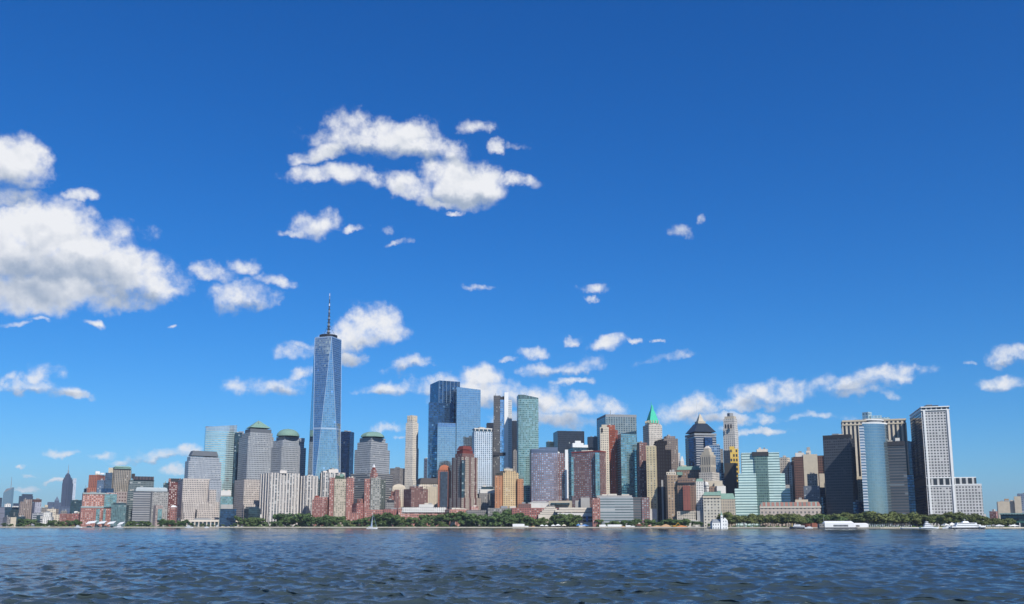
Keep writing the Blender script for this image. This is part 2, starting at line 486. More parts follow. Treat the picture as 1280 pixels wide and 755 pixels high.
BUILT = []
class B:
    """one building: an Empty at its base, each part a mesh of its own"""
    def __init__(s, name, label, cat, x, off, group=None, Y=None):
        s.Y = Y or shore(x) + off
        X, _, _ = at(x, 650, s.Y)
        s.loc = (X, s.Y, GZ)
        s.o = bpy.data.objects.new(name, None); C.objects.link(s.o); s.o.location = s.loc
        s.o.empty_display_size = 5
        tag(s.o, label, cat, group)
        s.last = None; s.flats = []; s.pented = False; BUILT.append(s)
    def z(s, py, dy=0.0): return at(640, py, s.Y + dy)[2]
    def add(s, mb, part, parent=None, label=None):
        if parent is None: o = mb.build(part, s.o, s.loc)
        else: o = mb.build(part, parent, s.loc)
        if label: o['label'] = label
        return o
    def t(s, part, x0, x1, y, m, xc=None, th=None, dep=None, dy=0.0, yb=None, top=None, par=True, pen=0, ledge=None, parent=None, label=None):
        """tier: ring from foot(), walls from yb (ground if None) up to y"""
        Y = s.Y + dy
        P = foot(x0, x1, y, Y, xc, th, dep)
        z1 = at(x0 if xc is None else xc, y, Y)[2]
        z0 = GZ - 1.0 if yb is None else at(x0 if xc is None else xc, yb, Y)[2]
        mb = MB()
        mb.loft(P, z0, P, z1, m, None, bot=yb is not None)
        Q = inset(P, 0.8)
        if par:                       # a parapet round a sunk roof
            pm = m
            mb.loft(P, z1, Q, z1 + 0.01, ledge or pm)
            mb.loft(Q, z1 - 1.4, Q, z1 - 1.4 + 0.01, roofm, roofm)
            n = len(Q)
            for i in range(n):
                j = (i + 1) % n
                mb.face([(Q[j][0], Q[j][1], z1 - 1.4), (Q[i][0], Q[i][1], z1 - 1.4), (Q[i][0], Q[i][1], z1 + .01), (Q[j][0], Q[j][1], z1 + .01)], ledge or concm)
        else:
            mb.face([(p[0], p[1], z1) for p in P], top or roofm)
        o = s.add(mb, part, parent, label)
        s.last = (P, z1)
        if par and xw_ok(P): s.flats.append((z1, P))
        if pen: s.pent(pen)
        return o
    def pent(s, n=2, hmax=5.0, m=None):
        """plant rooms and tanks on the last roof"""
        P, z1 = s.last; s.pented = True
        r = random.Random(int(abs(P[0][0]) * 7 + z1))
        ex = (P[1][0] - P[0][0], P[1][1] - P[0][1]); ey = (P[3][0] - P[0][0], P[3][1] - P[0][1])
        for k in range(n):
            a = r.uniform(.14, .42) + (k % 2) * .36; b = r.uniform(.25, .5)
            wa, wb = r.uniform(.13, .30), r.uniform(.2, .35); a = min(a, .94 - wa)
            f = lambda u, v: (P[0][0] + ex[0] * u + ey[0] * v, P[0][1] + ex[1] * u + ey[1] * v)
            Q = [f(a, b), f(a + wa, b), f(a + wa, b + wb), f(a, b + wb)]
            h = r.uniform(.5, 1) * hmax
            mb = MB(); mb.loft(Q, z1 - 1.45, Q, z1 + h, m or r.choice([greym, concm, stonem]), roofm)
            s.add(mb, 'plant_room')
            s.pl = (Q, z1 + h)
    def frus(s, part, k, y0, y1, m, top=None, P=None, k0=1.0, dy=0.0, label=None):
        """sloping roof over the last ring: from y0 up to y1 shrinking to k"""
        P0 = P or s.last[0]
        A = scl(P0, k0); Bq = scl(P0, k)
        mb = MB(); z0, z1 = s.zat(P0, y0), s.zat(P0, y1)
        mb.loft(A, z0, Bq, z1, m, top or m)
        o = s.add(mb, part, None, label); s.last = (Bq, z1); return o
    def zat(s, P, py):
        cy = sum(p[1] for p in P) / len(P); cx = sum(p[0] for p in P) / len(P)
        # iterate: image height of a point above (cx, cy)
        r = ray(640, py); return CAMZ + r[2] / r[1] * cy
    def ring(s, part, P, z0, z1, m, k=1.0, top=None, label=None):
        mb = MB(); mb.loft(P, z0, scl(P, k), z1, m, top or m, bot=True); o = s.add(mb, part, None, label); s.last = (scl(P, k), z1); return o
    def mast(s, px, py0, py1, r=0.5, m=None, part='mast', dy=15, r1=None, n=6):
        Y = s.Y + dy
        a = at(px, py0, Y); b = at(px, py1, Y)
        mb = MB(); mb.tube((a[0], Y, a[2] - 1), (a[0], Y, b[2]), r, r1 if r1 is not None else r * .5, m or greym, n); return s.add(mb, part)
    def dome(s, part, px0, px1, py0, py1, m, dy=20, n=28, sides=28, pw=2.0, ph=0.0):
        Y = s.Y + dy
        a = at(px0, py0, Y); b = at(px1, py0, Y); cx = (a[0] + b[0]) / 2; r = (b[0] - a[0]) / 2
        z0 = a[2]; z1 = at(px0, py1, Y)[2]
        mb = MB(); prev = None
        K = 8
        for i in range(K + 1):
            t = i / K; rr = r * (1 - t ** pw) ** (1 / pw) if i < K else 0.02
            ring = ngon(cx, Y, max(rr, .02), sides, ph); z = z0 + (z1 - z0) * t
            if prev: mb.loft(prev[0], prev[1], ring, z, m, m if i == K else None)
            prev = (ring, z)
        return s.add(mb, part)
# ================================================================ the city, west (left) half
DK = (0.045, 0.053, 0.068, 1)
f_redb = fac('red_brick_windows', c8(182, 128, 116, .72), DK, 3.4, 3.4, .42, .45, lite=.35, litec=(.5, .48, .45, 1))
f_redb2 = fac('dusty_red_brick_windows', c8(178, 118, 108, .68), DK, 3.8, 3.3, .45, .45, lite=.25)
f_pinkb = fac('pink_brick_windows', c8(202, 146, 130, .72), DK, 3.6, 3.4, .45, .5, lite=.35, litec=(.55, .52, .5, 1))
f_brown = fac('brown_brick_windows', c8(150, 112, 104, .66), DK, 3.2, 3.3, .45, .45, lite=.2)
f_cream = fac('cream_stone_windows', c8(230, 216, 194, .78), DK, 3.2, 3.7, .40, .50, lite=.1)
f_cream2 = fac('pale_limestone_windows', c8(222, 212, 198, .76), DK, 2.9, 3.6, .40, .55, lite=.1)
f_white = fac('white_stone_windows', c8(238, 234, 226, .80), DK, 3.4, 3.7, .42, .5, lite=.12)
f_grey = fac('grey_stone_windows', c8(165, 160, 155, .62), DK, 3.0, 3.6, .45, .5, lite=.12)
f_greyband = fac('grey_banded_offices', c8(170, 168, 165, .62), (.05, .06, .075, 1), 6, 3.9, 1.0, .48, lite=.08, litec=(.3, .32, .33, 1))
f_wfcst = fac('wfc_stone_grid', c8(212, 200, 190, .76), (.035, .045, .06, 1), 3.0, 3.9, .48, .48, lite=.06)
f_wfcstL = fac('wfc_stone_banded', c8(212, 200, 190, .76), (.045, .055, .07, 1), 14, 3.9, .98, .40, lite=.05)
f_wfcg = fac('wfc_grey_grid', c8(182, 187, 194, .74), (.13, .16, .20, 1), 2.6, 3.9, .52, .55, metal=.25, lite=.08)
f_wfcg2 = fac('wfc_grey_banded', c8(180, 183, 186, .74), (.11, .13, .16, 1), 3.0, 3.9, .62, .52, metal=.25, lite=.06)
f_hazeb = fac('haze_tinted_offices', c8(120, 135, 160, .42), (.05, .06, .09, 1), 6, 7, .55, .5, lite=0)  # blue of the distance haze is mixed into wall and glass colours
f_hazed = fac('haze_tinted_dark_offices', c8(70, 85, 110, .36), (.03, .04, .06, 1), 8, 8, .5, .5, lite=0)  # darker walls, also tinted blue to deepen the distance haze
f_teal = fac('teal_curtain_wall', (.16, .24, .25, 1), (.24, .38, .39, 1), 3.0, 3.9, .86, .72, metal=.75, gr=.08, var=.4, jit=.03, lite=.07, litec=(.35, .42, .42, 1))
f_dteal = fac('dark_teal_glass', (.03, .05, .06, 1), (.05, .09, .11, 1), 3.0, 3.9, .86, .72, metal=.6, gr=.08, var=.4, jit=.03, lite=.05)
f_gold = fac('aqua_curved_glass', (.42, .52, .52, 1), (.50, .66, .66, 1), 6.0, 4.2, .97, .66, metal=.75, gr=.10, var=.10, jit=.012, lite=.01, wmetal=.4)
f_navy = fac('navy_glass', (.015, .03, .06, 1), (.05, .10, .19, 1), 3.0, 4.0, .92, .8, metal=.85, gr=.06, var=.35, jit=.03, lite=.02)
f_sky = fac('sky_blue_glass', (.38, .44, .47, 1), (.40, .47, .51, 1), 3.0, 4.0, .95, .93, metal=.9, gr=.06, var=.10, jit=.010, lite=.006, litec=(.7, .8, .9, 1), wmetal=.5)
f_wtc = fac('tower_blue_glass', (.38, .46, .49, 1), (.38, .47, .52, 1), 3.4, 4.1, .94, .92, metal=.92, gr=.05, var=.16, jit=.014, lite=.01, litec=(.6, .7, .85, 1), wmetal=.7)
f_orange = fac('orange_brick_ribs', c8(192, 122, 100, .68), (.10, .06, .05, 1), 4.0, 3.6, .35, .8, lite=0)
f_tanrib = fac('tan_fluted_stone', c8(188, 176, 160, .62), (.06, .07, .08, 1), 3.4, 3.8, .42, .86, lite=.05)
louv = plain('dark_louvres', (.035, .035, .04, 1), .6)
crm = plain('cream_stone', c8(228, 214, 190, .66), .85)
whst = plain('white_stone', c8(236, 232, 224, .72), .8)
wfcroof = plain('slate_grey_roof', c8(120, 126, 134, .6), .6)

# ---- far uptown skyline --------------------------------------------------------------
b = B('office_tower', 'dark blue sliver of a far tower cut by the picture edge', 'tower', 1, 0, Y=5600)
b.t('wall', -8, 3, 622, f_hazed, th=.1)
b = B('skyscraper', 'far slanted glass skyscraper with a thin needle spire', 'skyscraper', 12, 0, Y=7600)
mb = MB(); P = foot(4.5, 17.5, 612, b.Y, xc=14, th=.9)
z = [b.zat([p], q) for p, q in zip(P, (611, 609, 611, 616))]
for i in range(4):
    j = (i + 1) % 4
    mb.face([(P[i][0], P[i][1], 0), (P[j][0], P[j][1], 0), (P[j][0], P[j][1], z[j]), (P[i][0], P[i][1], z[i])], f_sky, [(0, 0), (80, 0), (80, z[j]), (0, z[i])])
mb.face([(p[0], p[1], q) for p, q in zip(P, z)], roofm); b.add(mb, 'glass_wall')
b.mast(13.5, 612, 596, 3.0, part='spire', dy=30)
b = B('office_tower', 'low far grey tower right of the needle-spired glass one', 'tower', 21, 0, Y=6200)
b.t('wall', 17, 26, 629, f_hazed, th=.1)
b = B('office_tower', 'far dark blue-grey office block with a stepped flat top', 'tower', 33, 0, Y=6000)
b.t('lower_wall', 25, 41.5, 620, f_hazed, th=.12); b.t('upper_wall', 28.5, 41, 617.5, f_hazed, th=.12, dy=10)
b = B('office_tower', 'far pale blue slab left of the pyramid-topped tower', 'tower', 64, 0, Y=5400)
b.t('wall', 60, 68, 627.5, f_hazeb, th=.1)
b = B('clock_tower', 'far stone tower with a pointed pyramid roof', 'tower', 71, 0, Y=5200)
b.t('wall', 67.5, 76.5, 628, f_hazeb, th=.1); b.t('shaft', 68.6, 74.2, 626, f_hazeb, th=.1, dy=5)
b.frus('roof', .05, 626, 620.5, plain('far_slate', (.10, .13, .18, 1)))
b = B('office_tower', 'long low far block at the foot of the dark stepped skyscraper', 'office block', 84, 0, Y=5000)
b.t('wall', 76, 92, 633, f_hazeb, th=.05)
b = B('skyscraper', 'far grey stepped skyscraper with rounded shoulders and antenna spire', 'skyscraper', 84.5, 0, Y=6600)
esb = fac('haze_tinted_ribbed_limestone', c8(105, 112, 135, .42), (.04, .05, .08, 1), 9, 400, .5, 1.0, lite=0)  # limestone tinted bluish, part of its distance haze is in the colour
b.t('lower_shaft', 77.8, 91.6, 604, esb, xc=86, par=False)
b.t('shaft', 78.6, 91, 599, esb, xc=86, dy=8, par=False)
b.t('upper_setback', 79.8, 90, 596.8, esb, xc=86, dy=14, par=False)
b.t('crown', 81.3, 88.4, 594.8, esb, xc=86, dy=20, par=False)
b.frus('spire_base', .35, 594.8, 591.5, esb); b.mast(85.2, 593, 588, 6, part='mooring_mast', dy=40, r1=4); b.mast(85.3, 589, 580.5, 2.2, part='antenna', dy=40)
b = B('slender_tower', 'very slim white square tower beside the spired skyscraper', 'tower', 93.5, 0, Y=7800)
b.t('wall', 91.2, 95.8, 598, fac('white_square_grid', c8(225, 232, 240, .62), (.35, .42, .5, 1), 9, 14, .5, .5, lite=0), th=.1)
b = B('glass_block', 'dark green glass office block behind the brick complex', 'office block', 97, 650)
b.t('wall', 88.4, 105, 625, f_dteal, xc=102); b.pent(1, 3)
b = B('office_block', 'navy glass block between green glass block and red brick tower', 'office block', 109, 420)
b.t('wall', 105.5, 113, 610.5, f_navy, th=.1); b.mast(107, 611, 606, .6, dy=5)

# ---- west-side cluster ----------------------------------------------------------------
b = B('sloped_building', 'dark teal building with a raked front on the far left', 'building', 14, 360)
P = foot(5, 24, 634, b.Y, th=.08, dep=40); mb = MB(); z1 = b.zat(P, 634)
A = scl(P, 1.18); mb.loft(A, GZ, P, z1, f_dteal, roofm); b.add(mb, 'raked_wall')
b.t('rooftop_pavilion', 6, 13.5, 630, f_white, dy=6, yb=634, th=.08)
b.t('rooftop_pavilion', 15.5, 23.5, 632.5, f_white, dy=6, yb=634, th=.08)
b = B('sloped_building', 'pale grey striped building with a raked front at the picture edge', 'building', 2, 300)
P = foot(-12, 6, 634, b.Y, th=.1, dep=40); mb = MB(); z1 = b.zat(P, 634)
mb.loft(scl(P, 1.15), GZ, P, z1, fac('grey_striped_slope', c8(150, 150, 165, .6), (.10, .11, .14, 1), 40, 3.2, 1, .4, lite=0), roofm); b.add(mb, 'raked_wall')
b = B('low_building', 'low lavender-grey building at the waterfront picture edge', 'building', 3, 120)
b.t('wall', -14, 13, 646, f_grey, th=.05, xc=9, pen=1)
b = B('low_building', 'low cream block beside a dark green-glass one', 'building', 17, 130)
b.t('wall', 13.5, 20.5, 646.5, crm, th=.1)
b = B('low_building', 'low dark green-glass block beside a cream one', 'building', 23, 170)
b.t('wall', 20, 32, 645.5, f_dteal, th=.1)
b = B('tiered_apartments', 'taupe apartment tower with pale roof ledges near left edge', 'apartment tower', 33, 260)
f_taupe = fac('taupe_ribbed_walls', c8(178, 160, 150, .6), (.09, .08, .09, 1), 3.4, 3.4, .4, .7, lite=.1)
b.t('left_wing', 25.3, 32.5, 627, f_taupe, th=.1, ledge=whst); b.t('centre_wing', 30, 40.5, 624, f_taupe, th=.1, dy=8, ledge=whst, pen=1)
b.t('lower_wing', 23.5, 31, 641, f_taupe, th=.1, dy=-8)
b = B('apartment_block', 'pale lavender apartment block with a dark brown top storey', 'apartment tower', 47, 240)
b.t('wall', 38.5, 52, 627.5, fac('lavender_panels', c8(195, 195, 208, .62), DK, 4, 3.4, .35, .4, lite=.2), th=.1, par=False, xc=44)
b.t('top_storey', 41.8, 52.2, 624, plain('dark_brown_cladding', (.09, .05, .045, 1)), th=.1, yb=627.4, dy=-1)
b = B('low_building', 'white-framed low block with a big dark central window', 'building', 47.5, 110)
b.t('wall', 40.7, 55, 641.5, fac('white_frame_dark_centre', c8(205, 205, 208, .62), (.06, .075, .10, 1), 9, 4, .8, .55, lite=.1), th=.05, ledge=whst)
b.t('window_bay', 46, 50.5, 644, f_dteal, th=.05, dy=-2, yb=651, par=False)
b = B('low_building', 'dark flat block behind the bright cream stepped buildings', 'building', 56, 320)
b.t('wall', 52, 60, 634.5, f_grey, th=.05); b.t('rooftop_box', 56, 60, 631, crm, dy=3, yb=634, th=.05)
b = B('stepped_building', 'bright cream stepped building with tall narrow windows', 'building', 60, 100)
b.t('lower_wall', 53, 67, 646, f_white, xc=64.5, ledge=whst); b.t('upper_wall', 54.5, 66, 640.5, f_white, xc=63.5, dy=12, ledge=whst)
b = B('stepped_building', 'cream flat-roofed block behind the bright stepped building', 'building', 66, 190)
b.t('wall', 58.7, 73.5, 636, f_cream, xc=70, pen=1)
b.t('side_wing', 70, 76, 643, f_cream, th=.1, dy=-10)
b = B('brick_building', 'low brick block with a grey middle bay above the shore trees', 'brick building', 82, 110)
b.t('wall', 74.5, 90.5, 642, f_redb, xc=82.5); b.t('roof_storey', 76, 84, 638.5, f_grey, dy=6, yb=642)
b = B('brick_building', 'low brick block with white rooftop unit left of the big brick complex', 'brick building', 95.5, 120)
b.t('wall', 90, 103, 641.5, f_redb2, xc=98.5); b.t('rooftop_unit', 93, 97, 639, whitep, dy=6, yb=642)

b = B('brick_tower', 'orange ribbed brick tower with a white rooftop box', 'brick tower', 121, 380)
b.t('wall', 111.2, 131.5, 593.5, f_orange, xc=123, ledge=brickr); b.t('rooftop_box', 119.5, 125, 589, whitep, dy=12, yb=593, th=.1); b.t('rooftop_box', 125.5, 130.5, 591, whitep, dy=12, yb=593, th=.1)
b.t('lower_wing', 109, 120, 610, f_orange, th=.1, dy=-20)
b = B('glass_block', 'small pale blue glass block in front of the orange brick tower', 'office block', 127.5, 300)
b.t('wall', 121.7, 133.5, 600.3, fac('pale_blue_panels', c8(130, 155, 185, .5), (.10, .14, .2, 1), 4, 3.6, .6, .6, lite=.2), xc=130, pen=1)
b.t('lower_glass_wing', 127, 142, 610.5, f_navy, dy=-12, th=.05)
b = B('striped_tower', 'tan fluted tower with a shallow green roof and curved cream flank', 'tower', 154, 330)
b.t('wall', 141, 164.5, 587.3, f_tanrib, xc=143, th=.22, par=False)
b.t('dark_loggia', 141.6, 164, 585.6, louv, xc=143.4, th=.22, yb=587.4, par=False, dy=1)
b.t('flank', 135.8, 143, 584.5, crm, dy=7, th=-.1, par=False)
b.t('dark_glass_wing', 132.2, 141, 590.8, fac('dark_slate_glass', (.06, .08, .11, 1), (.07, .11, .17, 1), 3, 3.8, .85, .75, metal=.5, lite=.02), dy=-3, th=.05)
b.t('roof_edge', 140.7, 164.8, 584.6, copper, xc=143, th=.22, yb=585.7, par=False, dy=-1)
b.frus('roof', .72, 584.6, 582.9, copper)
b.t('lower_storeys', 145, 161.5, 614.5, fac('brown_white_bands', c8(190, 175, 168, .6), (.10, .05, .045, 1), 5, 7, .5, .4, lite=.05), dy=-30, th=.05)
b = B('louvred_building', 'grey-green banded office building topped by dark louvres', 'office block', 178, 320)
f_ggb = fac('grey_green_bands', c8(150, 160, 160, .55), (.06, .09, .10, 1), 5, 3.8, .9, .5, metal=.2, lite=.12)
b.t('wall', 162.5, 192.8, 599.5, f_ggb, th=.08, par=False)
b.t('louvre_storeys', 167.5, 192.6, 595.3, fac('brown_louvre_panels', c8(125, 105, 105, .5), (.04, .03, .035, 1), 6, 20, .6, 1, lite=0), th=.08, yb=599.6, dy=1)
b.t('rooftop_box', 165, 169, 592, louv, yb=598, dy=6, th=.1); b.t('left_wing', 161, 169, 605, f_ggb, dy=-14, th=.05); b.pent(1, 3)
b = B('brick_complex', 'broad red brick waterfront complex in two tiers with glazed bays', 'brick building', 122, 90)
b.t('upper_wall', 104, 147, 616, f_pinkb, dy=22, th=.04, ledge=copper)
b.t('glazed_bay', 131, 146.5, 617.5, f_teal, dy=20, yb=634, th=.04, par=False)
b.t('lower_wall', 101.5, 142, 633, f_redb, th=.04, ledge=copper); band = plain('pale_green_grey_band', c8(178, 190, 188, .7)); b.t('cornice_band', 101.3, 142.2, 632.6, band, th=.04, yb=634.6, dy=-1.2, dep=10, par=False); b.t('cornice_band', 103.8, 132, 615.6, band, th=.04, yb=617.4, dy=20.8, dep=10, par=False)
b.t('glazed_bay', 120.5, 125, 636, f_teal, dy=-2, yb=655, th=.04, par=False); b.t('glazed_bay', 129.5, 132.5, 636, f_teal, dy=-2, yb=655, th=.04, par=False)
b = B('glass_block', 'grey-green glass waterfront block beside the brick complex', 'office block', 151, 80)
b.t('wall', 139.5, 161.2, 631, fac('grey_green_glass', (.13, .19, .19, 1), (.15, .23, .24, 1), 3, 3.6, .8, .75, metal=.6, jit=.02, lite=.08), xc=158); b.t('rooftop_storey', 142, 158, 628.5, f_dteal, dy=8, yb=631, th=.05)
b = B('office_block', 'thin grey-green banded block squeezed beside the curved-roof offices', 'office block', 164.5, 140)
b.t('wall', 160, 169.5, 613, f_ggb, th=.08)
b = B('office_building', 'wide grey office building, banded left, gridded right, curved white roof', 'office block', 189, 110)
b.t('banded_wall', 167, 191.5, 614.5, fac('grey_ribbon_offices', c8(185, 183, 182, .60), (.07, .08, .10, 1), 60, 4.1, 1, .46, lite=.06), th=-.10, dep=40)
b.t('gridded_wall', 190.8, 210.8, 614.8, fac('grey_punched_offices', c8(190, 186, 180, .62), DK, 3.3, 3.6, .42, .42, lite=.25), th=.25, dep=35, dy=-1.5)
P = foot(169.5, 209.5, 614, b.Y + 6, th=.05, dep=28)
mb = MB(); prev = None
for i in range(5):
    t = i / 4; zz = b.zat(P, 614.4 - 4.8 * math.sin(t * math.pi / 2)); Q = scl(P, 1 - .10 * (1 - math.cos(t * math.pi / 2)))
    if prev: mb.loft(prev[0], prev[1], Q, zz, plain('pale_roof_sheet', c8(205, 215, 218, .62), .6), MATS['pale_roof_sheet'] if i == 4 else None)
    prev = (Q, zz)
b.add(mb, 'curved_roof')
b.t('front_tower', 192.2, 204, 631.5, fac('beige_punched_tower', c8(200, 180, 172, .62), DK, 3.0, 3.4, .4, .45, lite=.2), dy=-18, xc=195)
b.t('glazed_bay', 197.5, 203, 636, f_teal, dy=-20, yb=650, th=.05, par=False)
b = B('patchwork_tower', 'brown tower scattered with white panels and a dark rooftop box', 'apartment tower', 218, 260)
b.t('wall', 210.3, 226.3, 602, fac('brown_white_patchwork', c8(150, 95, 90, .55), (.62, .60, .58, 1), 3.6, 3.4, .5, .5, lite=.45, litec=(.08, .04, .04, 1), var=.2), xc=212, par=False)
b.t('dark_roof_storey', 213.5, 224.5, 598, louv, yb=602.2, dy=4, th=.05); b.t('corner_post', 211, 213.5, 598, f_pinkb, yb=602.2, dy=3, th=.05); b.t('corner_post', 224.5, 226.3, 598, f_pinkb, yb=602.2, dy=3, th=.05)
b.t('teal_side_wing', 204.5, 211.5, 603.5, f_dteal, dy=10, th=.05, pen=1)
b = B('brick_shaft', 'plain red brick shaft with a white cap above the shore trees', 'brick tower', 217.3, 70)
b.t('shaft', 213, 221.7, 634, f_redb, xc=219, par=False)
b.frus('cap', .45, 634, 631.8, whitep, k0=1.02)
b.dome('side_dome', 220.5, 226, 652, 646.5, darkm, dy=-4)

# ---- the four domed and stepped grey towers --------------------------------------------
b = B('office_tower', 'grey stepped tower with a dark flat mastaba-shaped roof', 'office tower', 254, 230)
b.t('shaft', 231.5, 277, 576, f_wfcg, xc=236, th=.25, dep=45, par=False)
b.t('upper_shaft', 234, 274.5, 570.5, f_wfcg, xc=238, th=.25, dy=5, par=False)
b.frus('roof', .80, 570.5, 564.3, wfcroof, k0=.94)
b.t('stone_tier', 222.8, 263, 598, f_wfcst, xc=229, th=.12, dy=-28, dep=45)
b.t('corner_tier', 262, 270.5, 612, f_wfcst, dy=-26, th=.10)
b.t('corner_tier', 262, 277.2, 600, f_wfcg, dy=-14, th=.10)
b.t('lower_tier', 221.5, 274, 627, f_wfcst, xc=229, th=.10, dy=-48)
b.t('base_tier', 220.5, 279, 640.5, f_wfcst, xc=230, th=.08, dy=-62)
b.t('dark_slot', 244.6, 246.2, 637, louv, yb=648, dy=-64, th=.05, par=False)
b = B('colonnade', 'long low stone colonnade along the boat basin', 'colonnade', 262, 95)
b.t('attic', 226, 300, 649.5, stonem, yb=652.2, th=.02, dep=16)
P, zt = b.last
for i in range(15):
    t = (i + .5) / 15
    x = P[0][0] + (P[1][0] - P[0][0]) * t; y = P[0][1] + (P[1][1] - P[0][1]) * t
    mb = MB(); mb.box(x - 1.1, x + 1.1, y + .5, y + 2.7, GZ, b.z(652.1), stonem); b.add(mb, 'pillar')
mb = MB(); Q = scl(P, .96); Q = [(p[0], p[1] + 3) for p in Q]; mb.loft(Q, GZ, Q, b.z(652.15), f_dteal, roofm); b.add(mb, 'glazed_wall')
b = B('curved_glass_tower', 'tall aqua glass tower with a curved front and rounded top edge', 'office tower', 277, 300)
# curved footprint: an arc bulging to the river
P0 = foot(257.2, 296, 540, b.Y, th=.05, dep=40)
def bulge(P, d, n=12):
    A, Bq = P[0], P[1]; out = []
    nx, ny = (Bq[1] - A[1]), -(Bq[0] - A[0]); l = math.hypot(nx, ny); nx /= l; ny /= l
    for i in range(n + 1):
        t = i / n; k = d * 4 * t * (1 - t)
        out.append((A[0] + (Bq[0] - A[0]) * t + nx * k, A[1] + (Bq[1] - A[1]) * t + ny * k))
    return out + [P[2], P[3]]
P1 = bulge(P0, 9)
mb = MB(); z1 = b.zat(P0, 540); mb.loft(P1, GZ, P1, z1, f_gold, roofm); b.add(mb, 'curved_wall')
mb = MB(); Q = P1; gcap = fac('aqua_glass_parapet', (.42, .48, .50, 1), (.46, .53, .56, 1), 3, 14, .9, .97, metal=.6, lite=0, var=.06)
zl = [b.zat([p], 534.5 - 3.2 * (min(1, i / 12)) ** 0.5) if i <= 12 else b.zat([p], 533) for i, p in enumerate(P1)]
n = len(P1); u = 0
for i in range(n):
    j = (i + 1) % n; d = math.dist(P1[i], P1[j])
    mb.face([(P1[i][0], P1[i][1], z1), (P1[j][0], P1[j][1], z1), (P1[j][0], P1[j][1], zl[j]), (P1[i][0], P1[i][1], zl[i])], gcap, [(u, z1), (u + d, z1), (u + d, zl[j]), (u, zl[i])]); u += d
mb.face([(p[0], p[1], zz) for p, zz in zip(P1, zl)], roofm); b.add(mb, 'glass_parapet')
b.t('dark_side_wing', 294, 303, 540.5, f_dteal, dy=14, th=.05, dep=30); b.t('rear_core', 299, 305, 539, f_wfcg, dy=30, th=.1, dep=20)
b = B('podium_building', 'low building with white band and navy glass base before the aqua tower', 'podium', 283, 130)
b.t('glass_storeys', 275.8, 291, 621, f_teal, th=.05, dep=30, par=False); b.t('white_band', 276, 289, 613.3, whst, yb=619.5, th=.05, dy=2)
b.t('grey_band', 276, 291.5, 630.5, concm, yb=636, th=.05, dy=-3, par=False); b.t('navy_base', 275.5, 295.5, 636, f_navy, th=.05, dy=-2, par=False)
b = B('office_tower', 'tall grey gridded tower under a green pyramid roof', 'office tower', 320, 250)
b.t('shaft', 299, 342.5, 545, f_wfcg2, xc=310.5, par=False, dep=50); Pm = b.last[0]
b.t('upper_shaft', 302.5, 341, 540, f_wfcg2, xc=312.5, dy=5, par=False)
b.t('roof_drum', 306.5, 339.5, 535.5, wfcroof, xc=313, dy=9, par=False)
b.frus('pyramid_roof', .10, 535.5, 526.5, copper, k0=.96); b.mast(323.2, 528, 525.4, .8, part='finial', dy=30)
b.t('stone_tier', 293.5, 336.5, 599, f_wfcst, xc=305.5, th=.35, dy=-30)
b.t('stone_tier', 328, 345, 620, f_wfcst, dy=-44, th=.08); b.t('left_tier', 305, 322, 630, f_wfcst, dy=-46, th=.08)
b = B('glass_pavilion', 'dark glass pavilion between the gridded tower and ribbed white slab', 'pavilion', 314, 80)
b.t('wall', 305, 325.5, 636, f_dteal, xc=311, par=False); b.frus('sloped_roof', .75, 636, 633.8, f_dteal)
b = B('office_tower', 'grey gridded tower under a round green dome', 'office tower', 359, 270)
b.t('shaft', 334.3, 382.7, 558, f_wfcg2, xc=352, par=False, dep=50)
b.t('upper_shaft', 337.5, 380.5, 549.8, f_wfcg, xc=353.5, dy=6, par=False)
b.t('roof_drum', 345.5, 374.5, 545.2, f_wfcg, xc=356, dy=12, par=False)
b.dome('dome', 346, 374, 545.6, 536, copper, dy=32); b.t('chimney_box', 375, 381, 547.5, f_wfcg, dy=30, yb=552, th=.1)

# ---- ribbed white apartment slabs ---------------------------------------------------------
f_gate = fac('white_ribbed_apartments', c8(212, 206, 200, .6), (.09, .11, .13, 1), 4.4, 2.9, .66, .75, lite=.2, litec=(.4, .42, .42, 1))
def ribs(b, P, z0, z1, n, w, d, m, part='rib', face=0):
    A, Q = P[face], P[(face + 1) % 4]; L_ = math.dist(A, Q); ux, uy = (Q[0] - A[0]) / L_, (Q[1] - A[1]) / L_; nx, ny = uy, -ux
    for i in range(n):
        t = L_ * (i + .5) / n
        a = (A[0] + ux * (t - w / 2), A[1] + uy * (t - w / 2)); c = (A[0] + ux * (t + w / 2), A[1] + uy * (t + w / 2))
        R_ = [(a[0] + nx * d, a[1] + ny * d), (c[0] + nx * d, c[1] + ny * d), (c[0] - nx * .3, c[1] - ny * .3), (a[0] - nx * .3, a[1] - ny * .3)]
        mb = MB(); mb.loft(R_, z0, R_, z1, m, m, bot=True); b.add(mb, part)
gate = plain('white_precast_ribs', c8(240, 230, 220, .76), .8, var=.08)
b = B('apartment_slab', 'tall white ribbed apartment slab, widest and leftmost of its kind', 'apartment tower', 349, 130)
b.t('wall', 325.5, 375, 590.7, f_gate, xc=338, dep=30); P, zt = b.last; ribs(b, P, GZ, zt, 10, 2.2, 1.8, gate, face=0); ribs(b, P, GZ, zt, 4, 2.4, 1.6, gate, face=3)
b.t('penthouse', 350, 358.5, 588, gate, yb=591.5, dy=10, th=.1, pen=1); b.t('low_annex', 322.3, 327, 643, whst, dy=-14, th=.1)
b = B('apartment_slab', 'ribbed white apartment slab between the widest one and the stepped one', 'apartment tower', 386, 170)
b.t('wall', 375.5, 398, 594.5, f_gate, xc=382.5); P, zt = b.last; ribs(b, P, GZ, zt, 4, 2.4, 1.6, gate, face=0); ribs(b, P, GZ, zt, 2, 2.4, 1.6, gate, face=3); b.pent(2, 4, gate)
b = B('apartment_slab', 'ribbed white apartment slab with stepped penthouse beside red-flanked tower', 'apartment tower', 416, 200)
